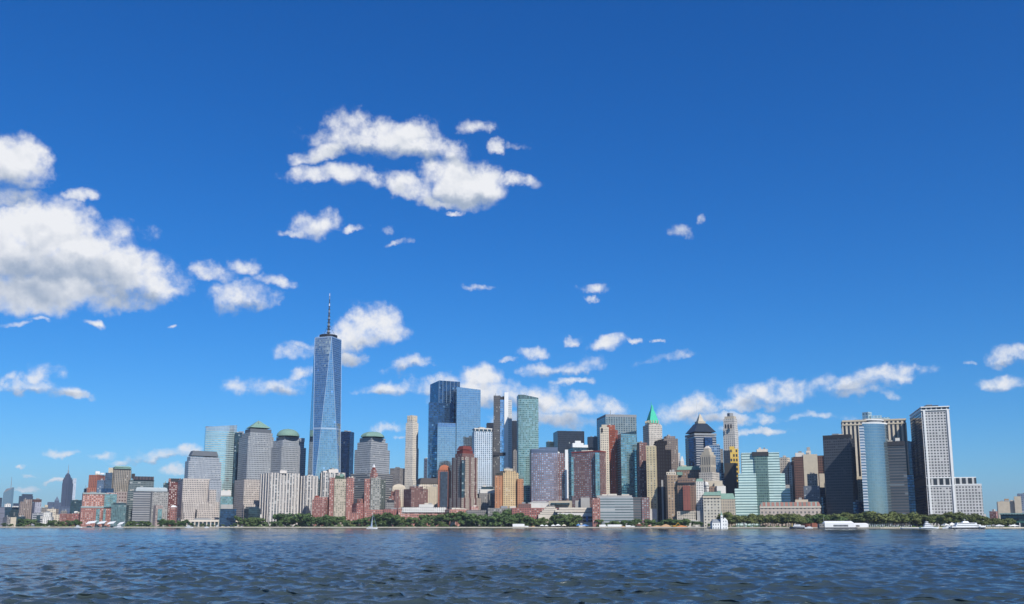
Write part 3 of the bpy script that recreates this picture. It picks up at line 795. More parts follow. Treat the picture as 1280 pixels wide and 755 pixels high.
b.t('wall', 397, 432, 590.3, f_gate, xc=404, dep=30); P, zt = b.last; ribs(b, P, GZ, zt, 5, 2.4, 1.6, gate, face=0); ribs(b, P, GZ, zt, 2, 2.4, 1.6, gate, face=3)
b.t('penthouse', 411, 423, 586.6, gate, yb=591, dy=8, th=.1); b.t('penthouse', 404, 409, 588.5, gate, yb=591, dy=6, th=.1)
b = B('museum', 'low museum under a dark six-sided pyramid roof in the shore park', 'museum', 382, 50)
b.t('base', 379.5, 392.3, 646, crm, th=.1, dy=-6); b.t('hexagon_base', 377, 388.5, 643.5, darkm, dy=8, xc=382, par=False)
b.frus('roof_tier', .8, 643.5, 638.5, darkm); b.frus('roof_tier', .78, 638.5, 635, darkm); b.frus('roof_tier', .12, 635, 632, darkm)

# ---- the tallest tower ----------------------------------------------------------------------
b = B('tallest_skyscraper', 'tallest blue glass skyscraper with tapering facets and a tall mast', 'skyscraper', 405, 215)
Yc = b.Y + 30
ctr = at(405, 590, Yc); sc_ = Yc / 1131.0
hd = 24.4 * sc_
angs = [R(a) for a in (-110, -20, 70, 160)]   # near-left, right, far, left corners
corn = [(ctr[0] + hd * math.cos(a - math.atan2(ctr[0], Yc) * 0), Yc + hd * math.sin(a)) for a in angs]
mids = [((corn[i][0] + corn[(i + 1) % 4][0]) / 2, (corn[i][1] + corn[(i + 1) % 4][1]) / 2) for i in range(4)]
zb = at(405, 632, Yc)[2]; zt = at(405, 424.5, Yc)[2]
mb = MB(); mb.loft(corn, GZ, corn, zb, f_wtc); b.add(mb, 'podium')
mb = MB(); H = zt - zb; side = math.dist(corn[0], corn[1]); ts = math.dist(mids[0], mids[1])
for i in range(4):
    a, c, m1 = corn[i], corn[(i + 1) % 4], mids[i]
    mb.face([(a[0], a[1], zb), (c[0], c[1], zb), (m1[0], m1[1], zt)], f_wtc, [(0, zb), (side, zb), (side / 2, zt)])
    m0 = mids[i - 1]
    mb.face([(a[0], a[1], zb), (m1[0], m1[1], zt), (m0[0], m0[1], zt)], f_wtc, [(100, zb), (100 + ts / 2, zt), (100 - ts / 2, zt)])
mb.face([(p[0], p[1], zt) for p in mids], roofm); b.add(mb, 'glass_shaft')
edge = plain('bright_steel_edge', (.62, .68, .75, 1), .3, metal=.7)
for i in range(4):
    for p in (mids[i], mids[i - 1]):
        mb = MB(); mb.tube((corn[i][0], corn[i][1], zb), (p[0], p[1], zt), .55, .55, edge, 5); b.add(mb, 'edge_trim')
mb = MB(); zz = b.zat(mids, 559)
def wsec(z):
    t = (z - zb) / H; out = []
    for i in range(4):
        out.append(tuple(corn[i][k] * (1 - t) + mids[i - 1][k] * t for k in (0, 1))); out.append(tuple(corn[i][k] * (1 - t) + mids[i][k] * t for k in (0, 1)))
    return out
zz = at(405, 538, Yc)[2]
for k, part in ((0, 'sky_lobby_band'),):
    Q = scl(wsec(zz), 1.006); mb = MB(); mb.loft(Q, zz, scl(wsec(zz + 3), 1.006), zz + 3, edge, edge, bot=True); b.add(mb, part)
mb = MB(); z4 = at(405, 447, Yc)[2]
mb = MB(); Q = scl(mids, .995); zp = at(405, 423.2, Yc)[2]; mb.loft(Q, zt - .5, Q, zp, edge, roofm); b.add(mb, 'parapet')
mx, my = sum(p[0] for p in mids) / 4, sum(p[1] for p in mids) / 4
z2 = at(405, 420, Yc)[2]
mb = MB(); K = ngon(mx, my, 21.5, 28); mb.loft(K, zp + 1, K, zp + 3.2, darkm, darkm, bot=True); mb.loft(scl(K, .55), zt, scl(K, .55), z2, darkm, darkm); b.add(mb, 'roof_ring')
for i in range(14):
    a = 2 * math.pi * i / 14; p = (mx + 21.5 * math.cos(a), my + 21.5 * math.sin(a)); q_ = (mx + 21.5 * math.cos(a + .45), my + 21.5 * math.sin(a + .45))
    mb = MB(); mb.tube((p[0], p[1], zt), (p[0], p[1], z2 + .5), .6, .6, darkm, 4); mb.tube((p[0], p[1], zp), (q_[0], q_[1], z2), .4, .4, darkm, 4); b.add(mb, 'ring_strut')
K = ngon(mx, my, 21.5, 28); mb = MB(); mb.loft(K, z2 - 1, K, z2 + 1, darkm, darkm, bot=True); b.add(mb, 'roof_ring')
ztip = at(405, 366.5, Yc)[2]; hh = ztip - z2
for k in range(13):
    a, c = z2 + hh * k / 13, z2 + hh * (k + 1) / 13
    r0 = 2.9 * (1 - k / 15) ; wm = whitep if k in (9, 12) else greym if k % 2 else darkm
    mb = MB(); mb.tube((mx, my, a), (mx, my, c), r0, r0 * .93, wm, 8)
    if k < 12: mb.loft(ngon(mx, my, r0 * 1.7, 10), c - .7, ngon(mx, my, r0 * 1.7, 10), c + .3, darkm, darkm, bot=True)
    b.add(mb, 'mast_section')
for i in range(3):
    a = R(30 + 120 * i); mb = MB(); mb.tube((mx + 19 * math.cos(a), my + 19 * math.sin(a), z2), (mx, my, z2 + hh * .28), .3, .3, darkm, 4); b.add(mb, 'guy_cable')

b = B('glass_tower', 'dark navy glass tower tucked right of the tallest skyscraper', 'office tower', 434, 330)
b.t('wall', 425, 442.8, 539.2, f_navy, xc=437.5, dep=40)
b = B('office_tower', 'grey stepped tower with a low green dome, right of the tallest', 'office tower', 464.5, 200)
b.t('shaft', 443.3, 487.3, 561, f_wfcg2, xc=463, th=.75, par=False)
b.t('upper_shaft', 446.8, 484.8, 552, f_wfcg2, xc=464, th=.75, dy=4, par=False)
b.t('crown_tier', 449.5, 482, 546.5, f_wfcg2, xc=464.5, th=.75, dy=9, par=False)
b.dome('low_dome', 450.8, 481, 546.8, 539.5, copper, dy=32, sides=8, ph=.39)
b.t('stone_tier', 438.3, 491.2, 591, f_greyband, xc=462, th=.75, dy=-22)
b = B('stone_building', 'grey stone block speckled with dark windows left of cream slender tower', 'office block', 497, 420)
b.t('wall', 487.5, 508, 585, fac('speckled_grey_stone', c8(165, 160, 158, .58), (.12, .12, .13, 1), 3, 5, .35, .5, lite=.4, litec=(.3, .3, .3, 1)), xc=500, pen=1)
b = B('slender_tower', 'slim cream limestone tower with notched tapering crown', 'tower', 515, 420)
f_lime = fac('pale_limestone_ribbed', c8(238, 229, 214, .84), (.20, .20, .20, 1), 3.2, 3.7, .45, .5, lite=.2)
b.t('shaft', 505.8, 524, 600, f_lime, xc=516, dep=30, par=False); b.t('shaft_middle', 506.4, 523.4, 560, f_lime, xc=516, dy=1, par=False); b.t('shaft_upper', 507.3, 523, 528, f_lime, xc=516, dy=2, par=False)
b.t('crown', 509, 521.8, 519.5, f_lime, xc=516, dy=4)
P, zt = b.last
for i in range(4):
    p, q_ = P[i], P[(i + 1) % 4]
    for t in (.15, .5, .85):
        x, y = p[0] + (q_[0] - p[0]) * t, p[1] + (q_[1] - p[1]) * t
        mb = MB(); mb.box(x - 1, x + 1, y - 1, y + 1, zt - 12, zt + 1.5, crm); b.add(mb, 'buttress')
b = B('pale_tower', 'thin pale tower glimpsed left of the dark glass pair', 'tower', 533, 700)
b.t('wall', 530.5, 538, 573, f_hazeb, th=.1)
# ================================================================ the city, middle and east
f_glp = fac('glass_with_white_floors', (.30, .36, .42, 1), (.12, .19, .28, 1), 3, 4, .9, .72, metal=.7, jit=.02, lite=.1, litec=(.4, .5, .6, 1))
f_dkgl = fac('dark_blue_tower_glass', (.03, .06, .10, 1), (.07, .14, .22, 1), 3.0, 4.1, .92, .8, metal=.85, gr=.07, var=.45, jit=.035, lite=.04, litec=(.35, .45, .52, 1))
f_50 = fac('green_teal_tower_glass', (.24, .36, .34, 1), (.14, .26, .25, 1), 2.6, 3.6, .72, .62, metal=.7, gr=.1, var=.5, jit=.04, lite=.22, litec=(.38, .52, .50, 1))
f_black = fac('black_steel_glass', (.030, .034, .044, 1), (.030, .038, .055, 1), 2.4, 4, .8, .7, metal=.3, gr=.15, var=.3, lite=.01)
f_lilac = fac('lilac_brick_glass', c8(158, 136, 142, .6), (.26, .33, .42, 1), 3.4, 3.3, .62, .6, metal=.6, gr=.1, var=.35, jit=.03, lite=.25, litec=(.55, .60, .72, 1))
f_brgr = fac('brown_brick_pale_windows', c8(158, 116, 112, .6), (.16, .19, .22, 1), 3.4, 3.4, .6, .52, metal=.4, gr=.12, var=.4, jit=.02, lite=.4, litec=(.45, .48, .5, 1))
f_yel = fac('yellow_brick_balconies', c8(228, 198, 152, .72), (.05, .05, .06, 1), 4.2, 3.2, .5, .45, lite=.1)
f_yelo = fac('orange_brick_flank', c8(208, 148, 108, .66), (.06, .05, .05, 1), 5, 3.2, .3, .4, lite=.2)
f_ritz = fac('tan_brown_striped_hotel', c8(190, 174, 160, .7), (.05, .05, .06, 1), 3.1, 3.3, .45, .5, lite=.1, alt=(15.0, .28, c8(130, 80, 75, .55)))
f_whblue = fac('white_blue_residential', c8(225, 232, 238, .72), (.16, .26, .34, 1), 3.6, 3.5, .55, .66, metal=.5, gr=.1, lite=.1, litec=(.5, .6, .66, 1))

b = B('glass_tower', 'dark blue glass tower, left and taller of the twin glass pair', 'skyscraper', 556, 380)
b.t('left_wing', 536.2, 549, 503, f_dkgl, th=.05, dep=30, dy=-3); b.t('shaft', 537.8, 575, 475.5, f_dkgl, xc=549, th=.33, dep=45); P, zt = b.last
b.pent(1, 3, darkm)
mb = MB(); Pp = scl(P, 1.004); zc = b.zat(P, 506)
for t in (0.0, .18, .36, .54, .72, .9, 1.0):
    x, y = P[0][0] + (P[1][0] - P[0][0]) * t, P[0][1] + (P[1][1] - P[0][1]) * t
    mb = MB(); mb.tube((x, y - .4, zc), (x, y - .4, zt), .7, .7, plain('pale_steel', (.3, .38, .46, 1), .35, metal=.6), 4); b.add(mb, 'corner_strut')
b = B('glass_tower', 'smooth sky-blue glass tower, right one of the twin glass pair', 'skyscraper', 575, 350)
P = foot(568.8, 600.8, 486, b.Y + 10, xc=571, th=.10, dep=45)
z1 = b.zat(P, 485.6); z1r = b.zat(P, 488.5); mb = MB()
mb.loft(P, GZ, P, z1r, f_sky); zz = [z1, z1r, z1r, z1]
for i in range(4):
    j = (i + 1) % 4
    if zz[i] == zz[j] == z1r: continue
    mb.face([(P[i][0], P[i][1], z1r), (P[j][0], P[j][1], z1r), (P[j][0], P[j][1], zz[j] + .01), (P[i][0], P[i][1], zz[i] + .01)], f_sky, [(0, z1r), (60, z1r), (60, zz[j]), (0, zz[i])])
mb.face([(p[0], p[1], q_ + .01) for p, q_ in zip(P, zz)], roofm); b.add(mb, 'shaft')
P = foot(547, 569.8, 533, b.Y + 6, th=.08, dep=45); mb = MB(); z0 = b.zat(P, 534.5); z1 = b.zat(P, 530)
mb.loft(P, GZ, P, z0, f_sky, roofm); b.add(mb, 'lower_wing')
mb = MB(); mb.loft(P, z0, inset(P, .6), z1, f_sky, roofm); b.add(mb, 'wing_parapet')
b = B('apartment_tower', 'white and pale blue apartment tower in front of the twin glass pair', 'apartment tower', 603, 260)
b.t('wall', 590.2, 615.4, 539, f_whblue, xc=593, th=.18, par=False); b.t('crown', 590.2, 615.4, 535, whst, xc=593, th=.18, yb=536.3, dy=-.5)
b.t('crown_glazing', 591.2, 614.6, 536.3, f_dteal, xc=593.8, th=.18, yb=539, dy=1, par=False); P, zt = b.last
for t in (.02, .25, .5, .75, .98):
    x, y = P[0][0] + (P[1][0] - P[0][0]) * t, P[0][1] + (P[1][1] - P[0][1]) * t
    mb = MB(); mb.box(x - .9, x + .9, y - 1.6, y - .1, b.z(539), b.z(536.3), whst); b.add(mb, 'crown_post')
b = B('black_tower', 'black tower behind the thin white-striped tower', 'office tower', 628, 520)
b.t('left_wall', 608.5, 622, 528.5, f_black, th=.05, dep=40); b.t('right_wall', 634, 648, 526, f_black, th=.05, dep=40, dy=5)
b = B('striped_slender_tower', 'thin tower of raw concrete, blue glass and white column strips', 'tower', 628, 300)
cg = fac('raw_concrete_scaffold', c8(135, 132, 130, .5), (.06, .06, .07, 1), 2.4, 3.6, .5, .55, lite=.15)
b.t('concrete_side', 617, 625, 494.5, cg, th=-.15, dep=20, par=False)
b.t('glass_strip', 623, 631, 499.5, fac('bright_blue_strip', (.2, .28, .38, 1), (.36, .50, .66, 1), 3, 4, .9, .85, metal=.85, jit=.02, lite=.08), dy=2, th=.05, dep=20, par=False)
b.t('top_storey', 622.5, 631, 496, louv, dy=4, th=.05, dep=15, yb=501)
b.t('white_column', 630.5, 635.5, 490.3, whitep, dy=-2, th=.05, dep=20)
b.t('white_grid', 635, 640, 499.5, fac('white_grid_strip', c8(225, 228, 230, .7), (.16, .18, .2, 1), 2.2, 3.6, .5, .5, lite=.1), dy=1, th=.1, dep=20)
b.t('dark_storey', 616.5, 632, 565.5, louv, yb=569.3, dy=-4, th=.03, par=False); b.mast(619.5, 495, 491.5, .6, dy=8); b.mast(617.8, 495, 492.6, .4, dy=8)
b = B('glass_tower', 'tall green-teal glass tower with a sloping openwork top', 'skyscraper', 661, 240)
P = foot(647.8, 673, 500, b.Y, th=.10, dep=32); P1 = bulge(P, 4, 8); z1 = b.zat(P, 500); mb = MB(); mb.loft(P1, GZ, P1, z1, f_50, roofm); b.add(mb, 'wall')
f_open = fac('openwork_screen', (.06, .09, .09, 1), (.16, .24, .24, 1), 2.6, 30, .5, 1, metal=.3, lite=0)
mb = MB(); u = 0; n = len(P1); zl = [b.zat([p], 493.3 + 5.2 * max(0, (min(i, 8) / 8 - .25)) ) for i, p in enumerate(P1)]; zl[-1] = zl[0]; zl[-2] = zl[8]
for i in range(n):
    j = (i + 1) % n; d = math.dist(P1[i], P1[j])
    mb.face([(P1[i][0], P1[i][1], z1), (P1[j][0], P1[j][1], z1), (P1[j][0], P1[j][1], zl[j]), (P1[i][0], P1[i][1], zl[i])], f_open, [(u, 0), (u + d, 0), (u + d, 12), (u, 12)]); u += d
b.add(mb, 'top_screen'); b.mast(656, 497, 491.6, .5, dy=14); b.mast(657.8, 497, 492.2, .5, dy=14)
b = B('grey_tower', 'pale grey tower showing only its edge by the black tower', 'tower', 644, 420)
b.t('wall', 641.5, 650, 563, f_grey, th=.05)
b = B('office_tower', 'small dark teal glass top left of the black slab tower', 'office tower', 688, 560)
b.t('wall', 683, 692.5, 552, f_dteal, th=.1)
b = B('black_tower', 'wide black slab tower with flat roof and low plant boxes', 'office tower', 711, 480)
b.t('wall', 691.5, 730.3, 538.5, f_black, xc=697, th=.2); b.pent(2, 4, darkm)
b = B('dark_tower', 'dark grey tower top left of the pale glass slab', 'office tower', 741, 460)
b.t('wall', 735, 747, 546, f_black, th=.1)
b = B('residential_tower', 'tan and brown striped tower with a stepped brick-red crown', 'apartment tower', 581, 110)
b.t('shaft', 564.8, 597.3, 571, f_ritz, xc=577, th=.62); b.t('upper_shaft', 569, 593, 566.5, f_brown, xc=578, th=.6, dy=4, par=False)
b.t('crown_tier', 571, 591, 562.5, plain('brick_red_crown', c8(140, 68, 62, .6)), xc=578.5, th=.6, dy=6, par=False); b.frus('crown_slope', .72, 562.5, 557.8, MATS['brick_red_crown']); b.mast(582, 558, 555, .5, dy=20)
b.t('lower_wing', 562, 601, 622, f_ritz, xc=577, th=.62, dy=-16); b.t('glass_strip', 577.4, 581.2, 575, f_dteal, th=.1, dy=-8, yb=622, par=False)
b = B('residential_tower', 'narrow orange brick tower with dark glass front and arched top', 'apartment tower', 555, 140)
b.t('shaft', 547.3, 563.8, 588, f_orange, xc=548, th=.05, par=False); b.t('glass_front', 550.6, 560, 589.5, fac('navy_window_front', (.04, .05, .07, 1), (.04, .06, .09, 1), 3, 3.4, .8, .7, lite=.03), th=.03, dy=-1.6, yb=634, par=False)
P = foot(549, 562.5, 588, b.Y + 2, th=.05, dep=16); mb = MB(); prev = (P, b.zat(P, 588))
for i in range(1, 7):
    t = i / 6; Q = scl(P, math.sqrt(max(.01, 1 - t * t))); zz = b.zat(P, 588 - 7 * t); mb.loft(prev[0], prev[1], Q, zz, plain('orange_brick', c8(205, 125, 90, .6)), MATS['orange_brick'] if i == 6 else None); prev = (Q, zz)
b.add(mb, 'arched_top'); b.t('base', 545.5, 566, 634, f_pinkb, th=.05, dy=-10)
b = B('classical_building', 'cream classical building with columns under a dark mansard roof', 'building', 538, 240)
b.t('wall', 521, 550, 604.8, f_cream, xc=525, th=.2, par=False); b.frus('mansard_roof', .86, 604.8, 598, plain('dark_mansard', c8(105, 98, 95, .6)), k0=1.02)
b.t('portico', 533, 548, 608, crm, dy=-4, yb=634, th=.08)
P, zt = b.last; ribs(b, P, GZ, zt, 5, 1.6, 1.2, crm, part='column')
b = B('gabled_building', 'cream building with a rounded gable below the slender cream tower', 'building', 498, 190)
b.t('wall', 490.5, 507, 611, f_cream, th=.08, par=False); P, zt = b.last; mb = MB(); prev = (P, zt)
for i in range(1, 6):
    t = i / 5; Q = [(q_[0], q_[1]) for q_ in scl(P, math.sqrt(max(.02, 1 - t * t)))]; zz = b.zat(P, 611 - 6 * t); mb.loft(prev[0], prev[1], Q, zz, crm, crm if i == 5 else None); prev = (Q, zz)
b.add(mb, 'rounded_gable')
b = B('brick_building', 'purple-brown brick block with a stepped roof below the mansard building', 'brick building', 520, 130)
b.t('wall', 504.5, 535, 611, f_brown, xc=514, th=.5); b.t('upper_storeys', 513, 529, 608, f_brown, dy=8, th=.1, yb=612, pen=2)
b = B('brick_tower', 'pink stepped brick apartment building between cream gable and pagoda-top tower', 'brick building', 491, 140)
b.t('lower_wall', 483, 501, 626, f_pinkb, xc=486, th=.2); b.t('middle_wall', 486, 500, 620, f_redb, dy=6, xc=495); b.t('upper_wall', 489, 499, 614, f_redb, dy=10, xc=495, pen=1)
b.t('arched_corner', 493.5, 499.5, 612, f_brown, dy=4, th=.1)
b = B('brick_building', 'small dark-banded building at the foot of the grey-flanked brick tower', 'building', 487.5, 95)
b.t('wall', 482, 493, 626, f_grey, th=.08, par=False); b.t('roof_storey', 484, 492.5, 624.8, louv, th=.08, dy=-1, yb=627)
b = B('brick_tower', 'red and grey brick tower topped by stepped pagoda-like turret and white cap', 'apartment tower', 468.5, 120)
b.t('red_wing', 456, 466, 598.5, f_redb, th=.05, dep=25); b.t('grey_wing', 463.8, 476, 597, fac('grey_white_bays', c8(178, 175, 165, .6), (.08, .10, .11, 1), 3.6, 3.3, .5, .5, lite=.35), th=.05, dy=-2, dep=25)
b.t('dark_wing', 474.5, 482.3, 599, fac('grey_green_bays', c8(120, 125, 115, .5), (.05, .06, .06, 1), 3.6, 3.3, .5, .55, lite=.2), th=.15, dy=2, dep=25)
b.t('turret_base', 462.8, 472.3, 591, f_redb, yb=599, dy=6, xc=467.5); b.t('turret', 464, 470.8, 586.8, f_redb, yb=592, dy=9, xc=467.5); b.t('turret_top', 465.3, 469.4, 584.2, brickr, yb=588, dy=11, xc=467.4, par=False)
b.frus('cap', .12, 584.2, 580, whitep, k0=1.0)
b = B('brick_tower', 'cream apartment tower between two dark red brick flanks, green roof garden', 'apartment tower', 428, 110)
b.t('left_flank', 412.3, 419, 597, f_redb, th=.03, dep=26, dy=2); b.t('right_flank', 433.5, 443, 597, f_redb, th=.12, dep=26, dy=2)
b.t('cream_centre', 418.3, 435.2, 598.5, fac('cream_bays', c8(215, 202, 178, .62), (.12, .12, .11, 1), 3.3, 3.4, .5, .5, lite=.3, litec=(.5, .42, .36, 1)), th=.05, dep=26)
b.t('roof_pergola', 419.5, 431, 594.5, plain('dark_green_pergola', (.05, .08, .05, 1)), dy=8, th=.05, yb=599, par=False); b.t('roof_cabin', 425, 430, 592.5, copper, dy=10, yb=596, th=.1, par=False)
b = B('brick_building', 'pinkish red stepped brick block left of the cream-centred tower', 'brick building', 402, 95)
b.t('lower_wall', 390.5, 413, 624.5, f_redb, xc=407, th=1.2); b.t('upper_wall', 393, 411, 621.5, f_redb, dy=8, th=.05, yb=626); b.t('roof_cabin', 394, 399, 619.5, brickr, dy=10, yb=622, th=.1)
b = B('brick_building', 'red brick block with arched top between the two tall brick towers', 'brick building', 449.5, 105)
b.t('lower_wall', 440.5, 458, 629, f_redb2, xc=446); b.t('upper_wall', 446.5, 456, 623.5, f_redb, dy=8, xc=451); b.t('dark_roof_box', 443.2, 446.5, 625, louv, dy=6, yb=630, th=.1)
b.t('front_wing', 438, 450, 641, f_redb, dy=-12, th=.05)
# low waterfront rows
b = B('brick_terrace', 'long low red brick terrace behind the trees right of the sailboat', 'brick building', 482, 60)
b.t('left_wall', 456, 482, 637, f_redb, th=.02, dep=25); b.t('right_wall', 480, 507, 636.3, f_redb2, th=.06, dep=25, dy=3); b.pent(2, 3)
b = B('cream_terrace', 'long low cream-topped terrace with pink ground storeys', 'building', 532, 70)
b.t('wall', 498, 560, 635.8, f_pinkb, th=.03, dep=25, par=False); b.t('cream_storeys', 503, 558, 634, f_white, th=.03, yb=640.5, dy=-1); b.t('roof_cabin', 524, 542, 630.5, whst, yb=634.5, dy=8, th=.03, pen=2)
b = B('brick_terrace', 'low pink brick apartments left of the wide dark green trees', 'brick building', 565, 55)
b.t('wall', 556, 586, 636.5, f_pinkb, xc=562, ledge=whst); b.t('gateway', 563, 569, 651, whst, dy=-20, th=.05, par=False)
b = B('low_building', 'low pale pink and grey block under the tan and brown tower', 'building', 597, 75)
b.t('wall', 583, 618, 637.5, f_grey, th=.03); b.t('pink_cabin', 589, 598, 633, f_pinkb, yb=638, dy=5, th=.05)
b = B('grey_building', 'grey ribbed building with a cream pylon and white rooftop terrace', 'building', 608.5, 150)
b.t('wall', 597, 622, 616.5, f_grey, xc=599, th=.12); b.t('pylon', 611.5, 613.7, 616.5, crm, dy=-3, th=.05, yb=632); b.t('terrace', 600, 620, 611.5, whst, dy=5, th=.05, yb=616.8, par=True); b.t('roof_house', 602, 617, 608.5, f_dteal, dy=10, yb=612, th=.05)
b = B('yellow_tower', 'yellow and orange brick apartment tower with a stepped round-cornered top', 'apartment tower', 637, 100)
b.t('wall', 620, 648.5, 590.5, f_yel, xc=629, th=.45); b.t('orange_flank', 647, 654.3, 598.5, f_yelo, th=.15, dy=4, dep=25)
b.t('top_tier', 625, 645, 588, f_yel, dy=6, xc=632, yb=592); b.t('rooftop_house', 630, 641, 585.8, crm, dy=10, yb=589, th=.1); b.t('left_tier', 618.8, 628, 594.5, f_yelo, dy=-3, th=.05)
b = B('low_building', 'low grey stone row at the foot of the yellow brick tower', 'building', 628, 60)
b.t('wall', 610, 652, 635, f_grey, th=.03, pen=2)
b = B('brick_terrace', 'long low red brick row behind the trees below the lilac tower', 'brick building', 668, 70)
b.t('wall', 640, 702, 634.8, f_redb2, th=.03); b.t('roof_storey', 648, 664, 629.5, f_brown, dy=10, yb=636, th=.03)
b = B('low_building', 'low white-walled building with a pitched roof behind the red row', 'building', 674, 110)
b.t('wall', 661, 688, 628.7, whst, th=.03, par=False); b.frus('roof', .6, 628.7, 626.8, concm)
b = B('cream_hall', 'low cream hall with a strip of dark windows below the lilac tower', 'building', 702, 95)
b.t('wall', 686, 715, 625.8, crm, xc=713, th=1.3, ledge=whst); b.t('window_strip', 688.5, 712, 628.6, f_dteal, dy=-2.5, yb=630.8, th=.0, par=False)
b = B('terraced_museum', 'stepped pale stone pyramid-like memorial building on the shore', 'museum', 687, 45)
for i, (a, c, y) in enumerate(((673, 702, 643), (675, 700, 640.5), (677.5, 698, 638), (680, 696, 635.6), (682, 694, 633.3))):
    b.t('tier', a, c, y, stonem, dy=i * 4, th=.02, dep=40 - i * 6); 
    b.t('dark_reveal', a + .8, c - .8, y - .55, louv, dy=i * 4 + 1.2, th=.02, dep=36 - i * 6, par=False)
b = B('museum', 'long white banded museum wing with deep dark window strips', 'museum', 724, 50)
b.t('wall', 697, 748.5, 641, whst, th=.03, dep=40); b.t('roof_slab', 694, 749, 637.5, stonem, dy=4, th=.03, yb=640, par=False); b.t('roof_slab', 699, 744, 634.5, stonem, dy=10, th=.03, yb=637, par=False)
for y0, y1 in ((645.5, 648), (650, 652.2)): b.t('window_strip', 718, 746, y0, louv, dy=-3, yb=y1, th=.03, par=False)
b.t('blue_banner', 732.5, 735, 645, plain('blue_banner', c8(90, 135, 200, .7)), dy=-4.5, yb=652, th=0, dep=.6, par=False)
b = B('concrete_building', 'grey concrete block with a blank wall behind the white museum', 'building', 730, 140)
b.t('wall', 724, 737, 622, concm, th=.05, xc=726); b.t('side_wing', 719, 727, 625.5, concm, th=.05, dy=10)
# apartment towers east of the teal one
b = B('curved_apartments', 'curved lilac brick and glass apartment tower with a blue banded roof', 'apartment tower', 680, 140)
P = foot(664, 697.5, 567, b.Y, th=.12, dep=30); P1 = bulge(P, 7, 10); z1 = b.zat(P, 567); mb = MB(); mb.loft(P1, GZ, P1, z1, f_lilac, roofm); b.add(mb, 'curved_wall')
f_bb = fac('blue_grey_roof_bands', c8(120, 135, 165, .5), (.12, .16, .24, 1), 30, 3, 1, .4, lite=0)
mb = MB(); Q = scl(P1, .985); zq = b.zat(P, 562); mb.loft(Q, z1 - .5, Q, zq, f_bb, roofm); b.add(mb, 'roof_bands'); P2 = bulge(foot(675, 697, 562, b.Y + 2, th=.12, dep=24), 3, 6)
mb = MB(); mb.loft(P2, zq, P2, b.zat(P2, 559.3), f_bb, roofm); b.add(mb, 'roof_house')
b = B('apartment_tower', 'pale grey apartment tower with a bright white end column', 'apartment tower', 703, 165)
b.t('wall', 696.5, 710.5, 566.5, f_brgr, th=.05, ledge=whst); b.t('white_column', 706.3, 710, 562, whitep, dy=-2, th=.05, dep=8, yb=623, par=False); b.t('white_column', 697, 699.5, 565, whitep, dy=3, th=.05, dep=8, par=False, yb=580); b.pent(1, 3, whitep)
b = B('glass_apartments', 'dark teal glass tower crowned by white rooftop boxes', 'apartment tower', 724, 200)
b.t('wall', 709, 742, 559, f_dteal, xc=716, th=.3); b.t('rooftop_box', 715.8, 729.5, 553.8, whitep, dy=8, yb=560, th=.1); b.t('rooftop_box', 719, 726, 551, whitep, dy=12, yb=555, th=.1); b.t('rooftop_box', 729.5, 735, 556, whitep, dy=10, yb=560, th=.1)
b = B('brown_apartments', 'broad brown brick apartment block with red cornice and glazed bays', 'apartment tower', 737, 150)
b.t('wall', 714.5, 759.5, 564.5, f_brgr, xc=750, th=1.1, par=False); b.t('cornice', 714.2, 759.8, 563, plain('red_cornice', c8(160, 75, 70, .6)), xc=750, th=1.1, yb=564.8, dy=-.8)
b.t('glazed_bay', 744, 749.5, 566, f_teal, th=.05, dy=-3.5, yb=621, par=False); b.t('glazed_bay', 714, 717, 571, f_teal, th=.03, dy=4.5, yb=620, par=False)
b = B('pale_glass_slab', 'pale grey-green gridded glass slab with small roof mast', 'office tower', 770.5, 430)
b.t('wall', 745.8, 795.5, 521, fac('pale_green_grid_glass', c8(170, 180, 178, .55), (.17, .23, .25, 1), 4.6, 4.0, .62, .7, metal=.6, lite=.05), xc=757, th=.25, par=False); b.t('roof_band', 745.8, 795.6, 517.8, greym, xc=757, th=.25, yb=521, dy=.8)
b.mast(763, 518, 513, .8, dy=20)
b = B('brick_tower', 'tall narrow orange-red brick tower with cream left wing', 'apartment tower', 763, 190)
b.t('cream_wing', 750, 761, 534, f_cream, th=.05, dep=20, dy=4); b.t('cream_top', 752, 759, 530.8, crm, yb=535, dy=8, th=.1); b.t('brick_shaft', 758.3, 772.3, 537, fac('orange_red_brick_bays', c8(190, 102, 72, .66), (.10, .07, .07, 1), 3.6, 3.3, .4, .5, lite=.2), xc=769, th=1.25)
b.t('brick_top', 759.5, 768.5, 531.2, MATS['orange_red_brick_bays'], dy=5, yb=538, th=.1, pen=1)
b.t('dark_window', 751.5, 753.5, 535, louv, yb=540, dy=2, th=0, par=False)
b = B('teal_tower', 'dark teal glass tower with stepped slanting top beside orange-red tower', 'office tower', 785, 170)
b.t('lower_shaft', 771.5, 800, 552, f_teal, xc=776, th=.2); b.t('upper_shaft', 772, 795.5, 542.5, f_teal, dy=6, xc=776, th=.2, par=False); P, zt = b.last
mb = MB(); zz = [zt + 1, zt + 7, zt + 7, zt + 1]
for i in range(4):
    j = (i + 1) % 4; mb.face([(P[i][0], P[i][1], zt), (P[j][0], P[j][1], zt), (P[j][0], P[j][1], zz[j]), (P[i][0], P[i][1], zz[i])], f_dteal, [(0, 0), (9, 0), (9, 5), (0, 5)])
mb.face([(p[0], p[1], q_) for p, q_ in zip(P, zz)], f_dteal, [(0, 0)] * 4); b.add(mb, 'slanted_top')
b.t('bright_strip', 793, 797.5, 560, f_teal, dy=-3, th=.05, yb=622, par=False)
b = B('brown_tower', 'purple-brown brick tower right of the teal glass tower', 'apartment tower', 802, 150)
b.t('wall', 796, 808.8, 553, f_brown, xc=799, th=.3, pen=1)
b = B('banded_block', 'long low pale banded office block above the shore tents', 'office block', 781, 60)
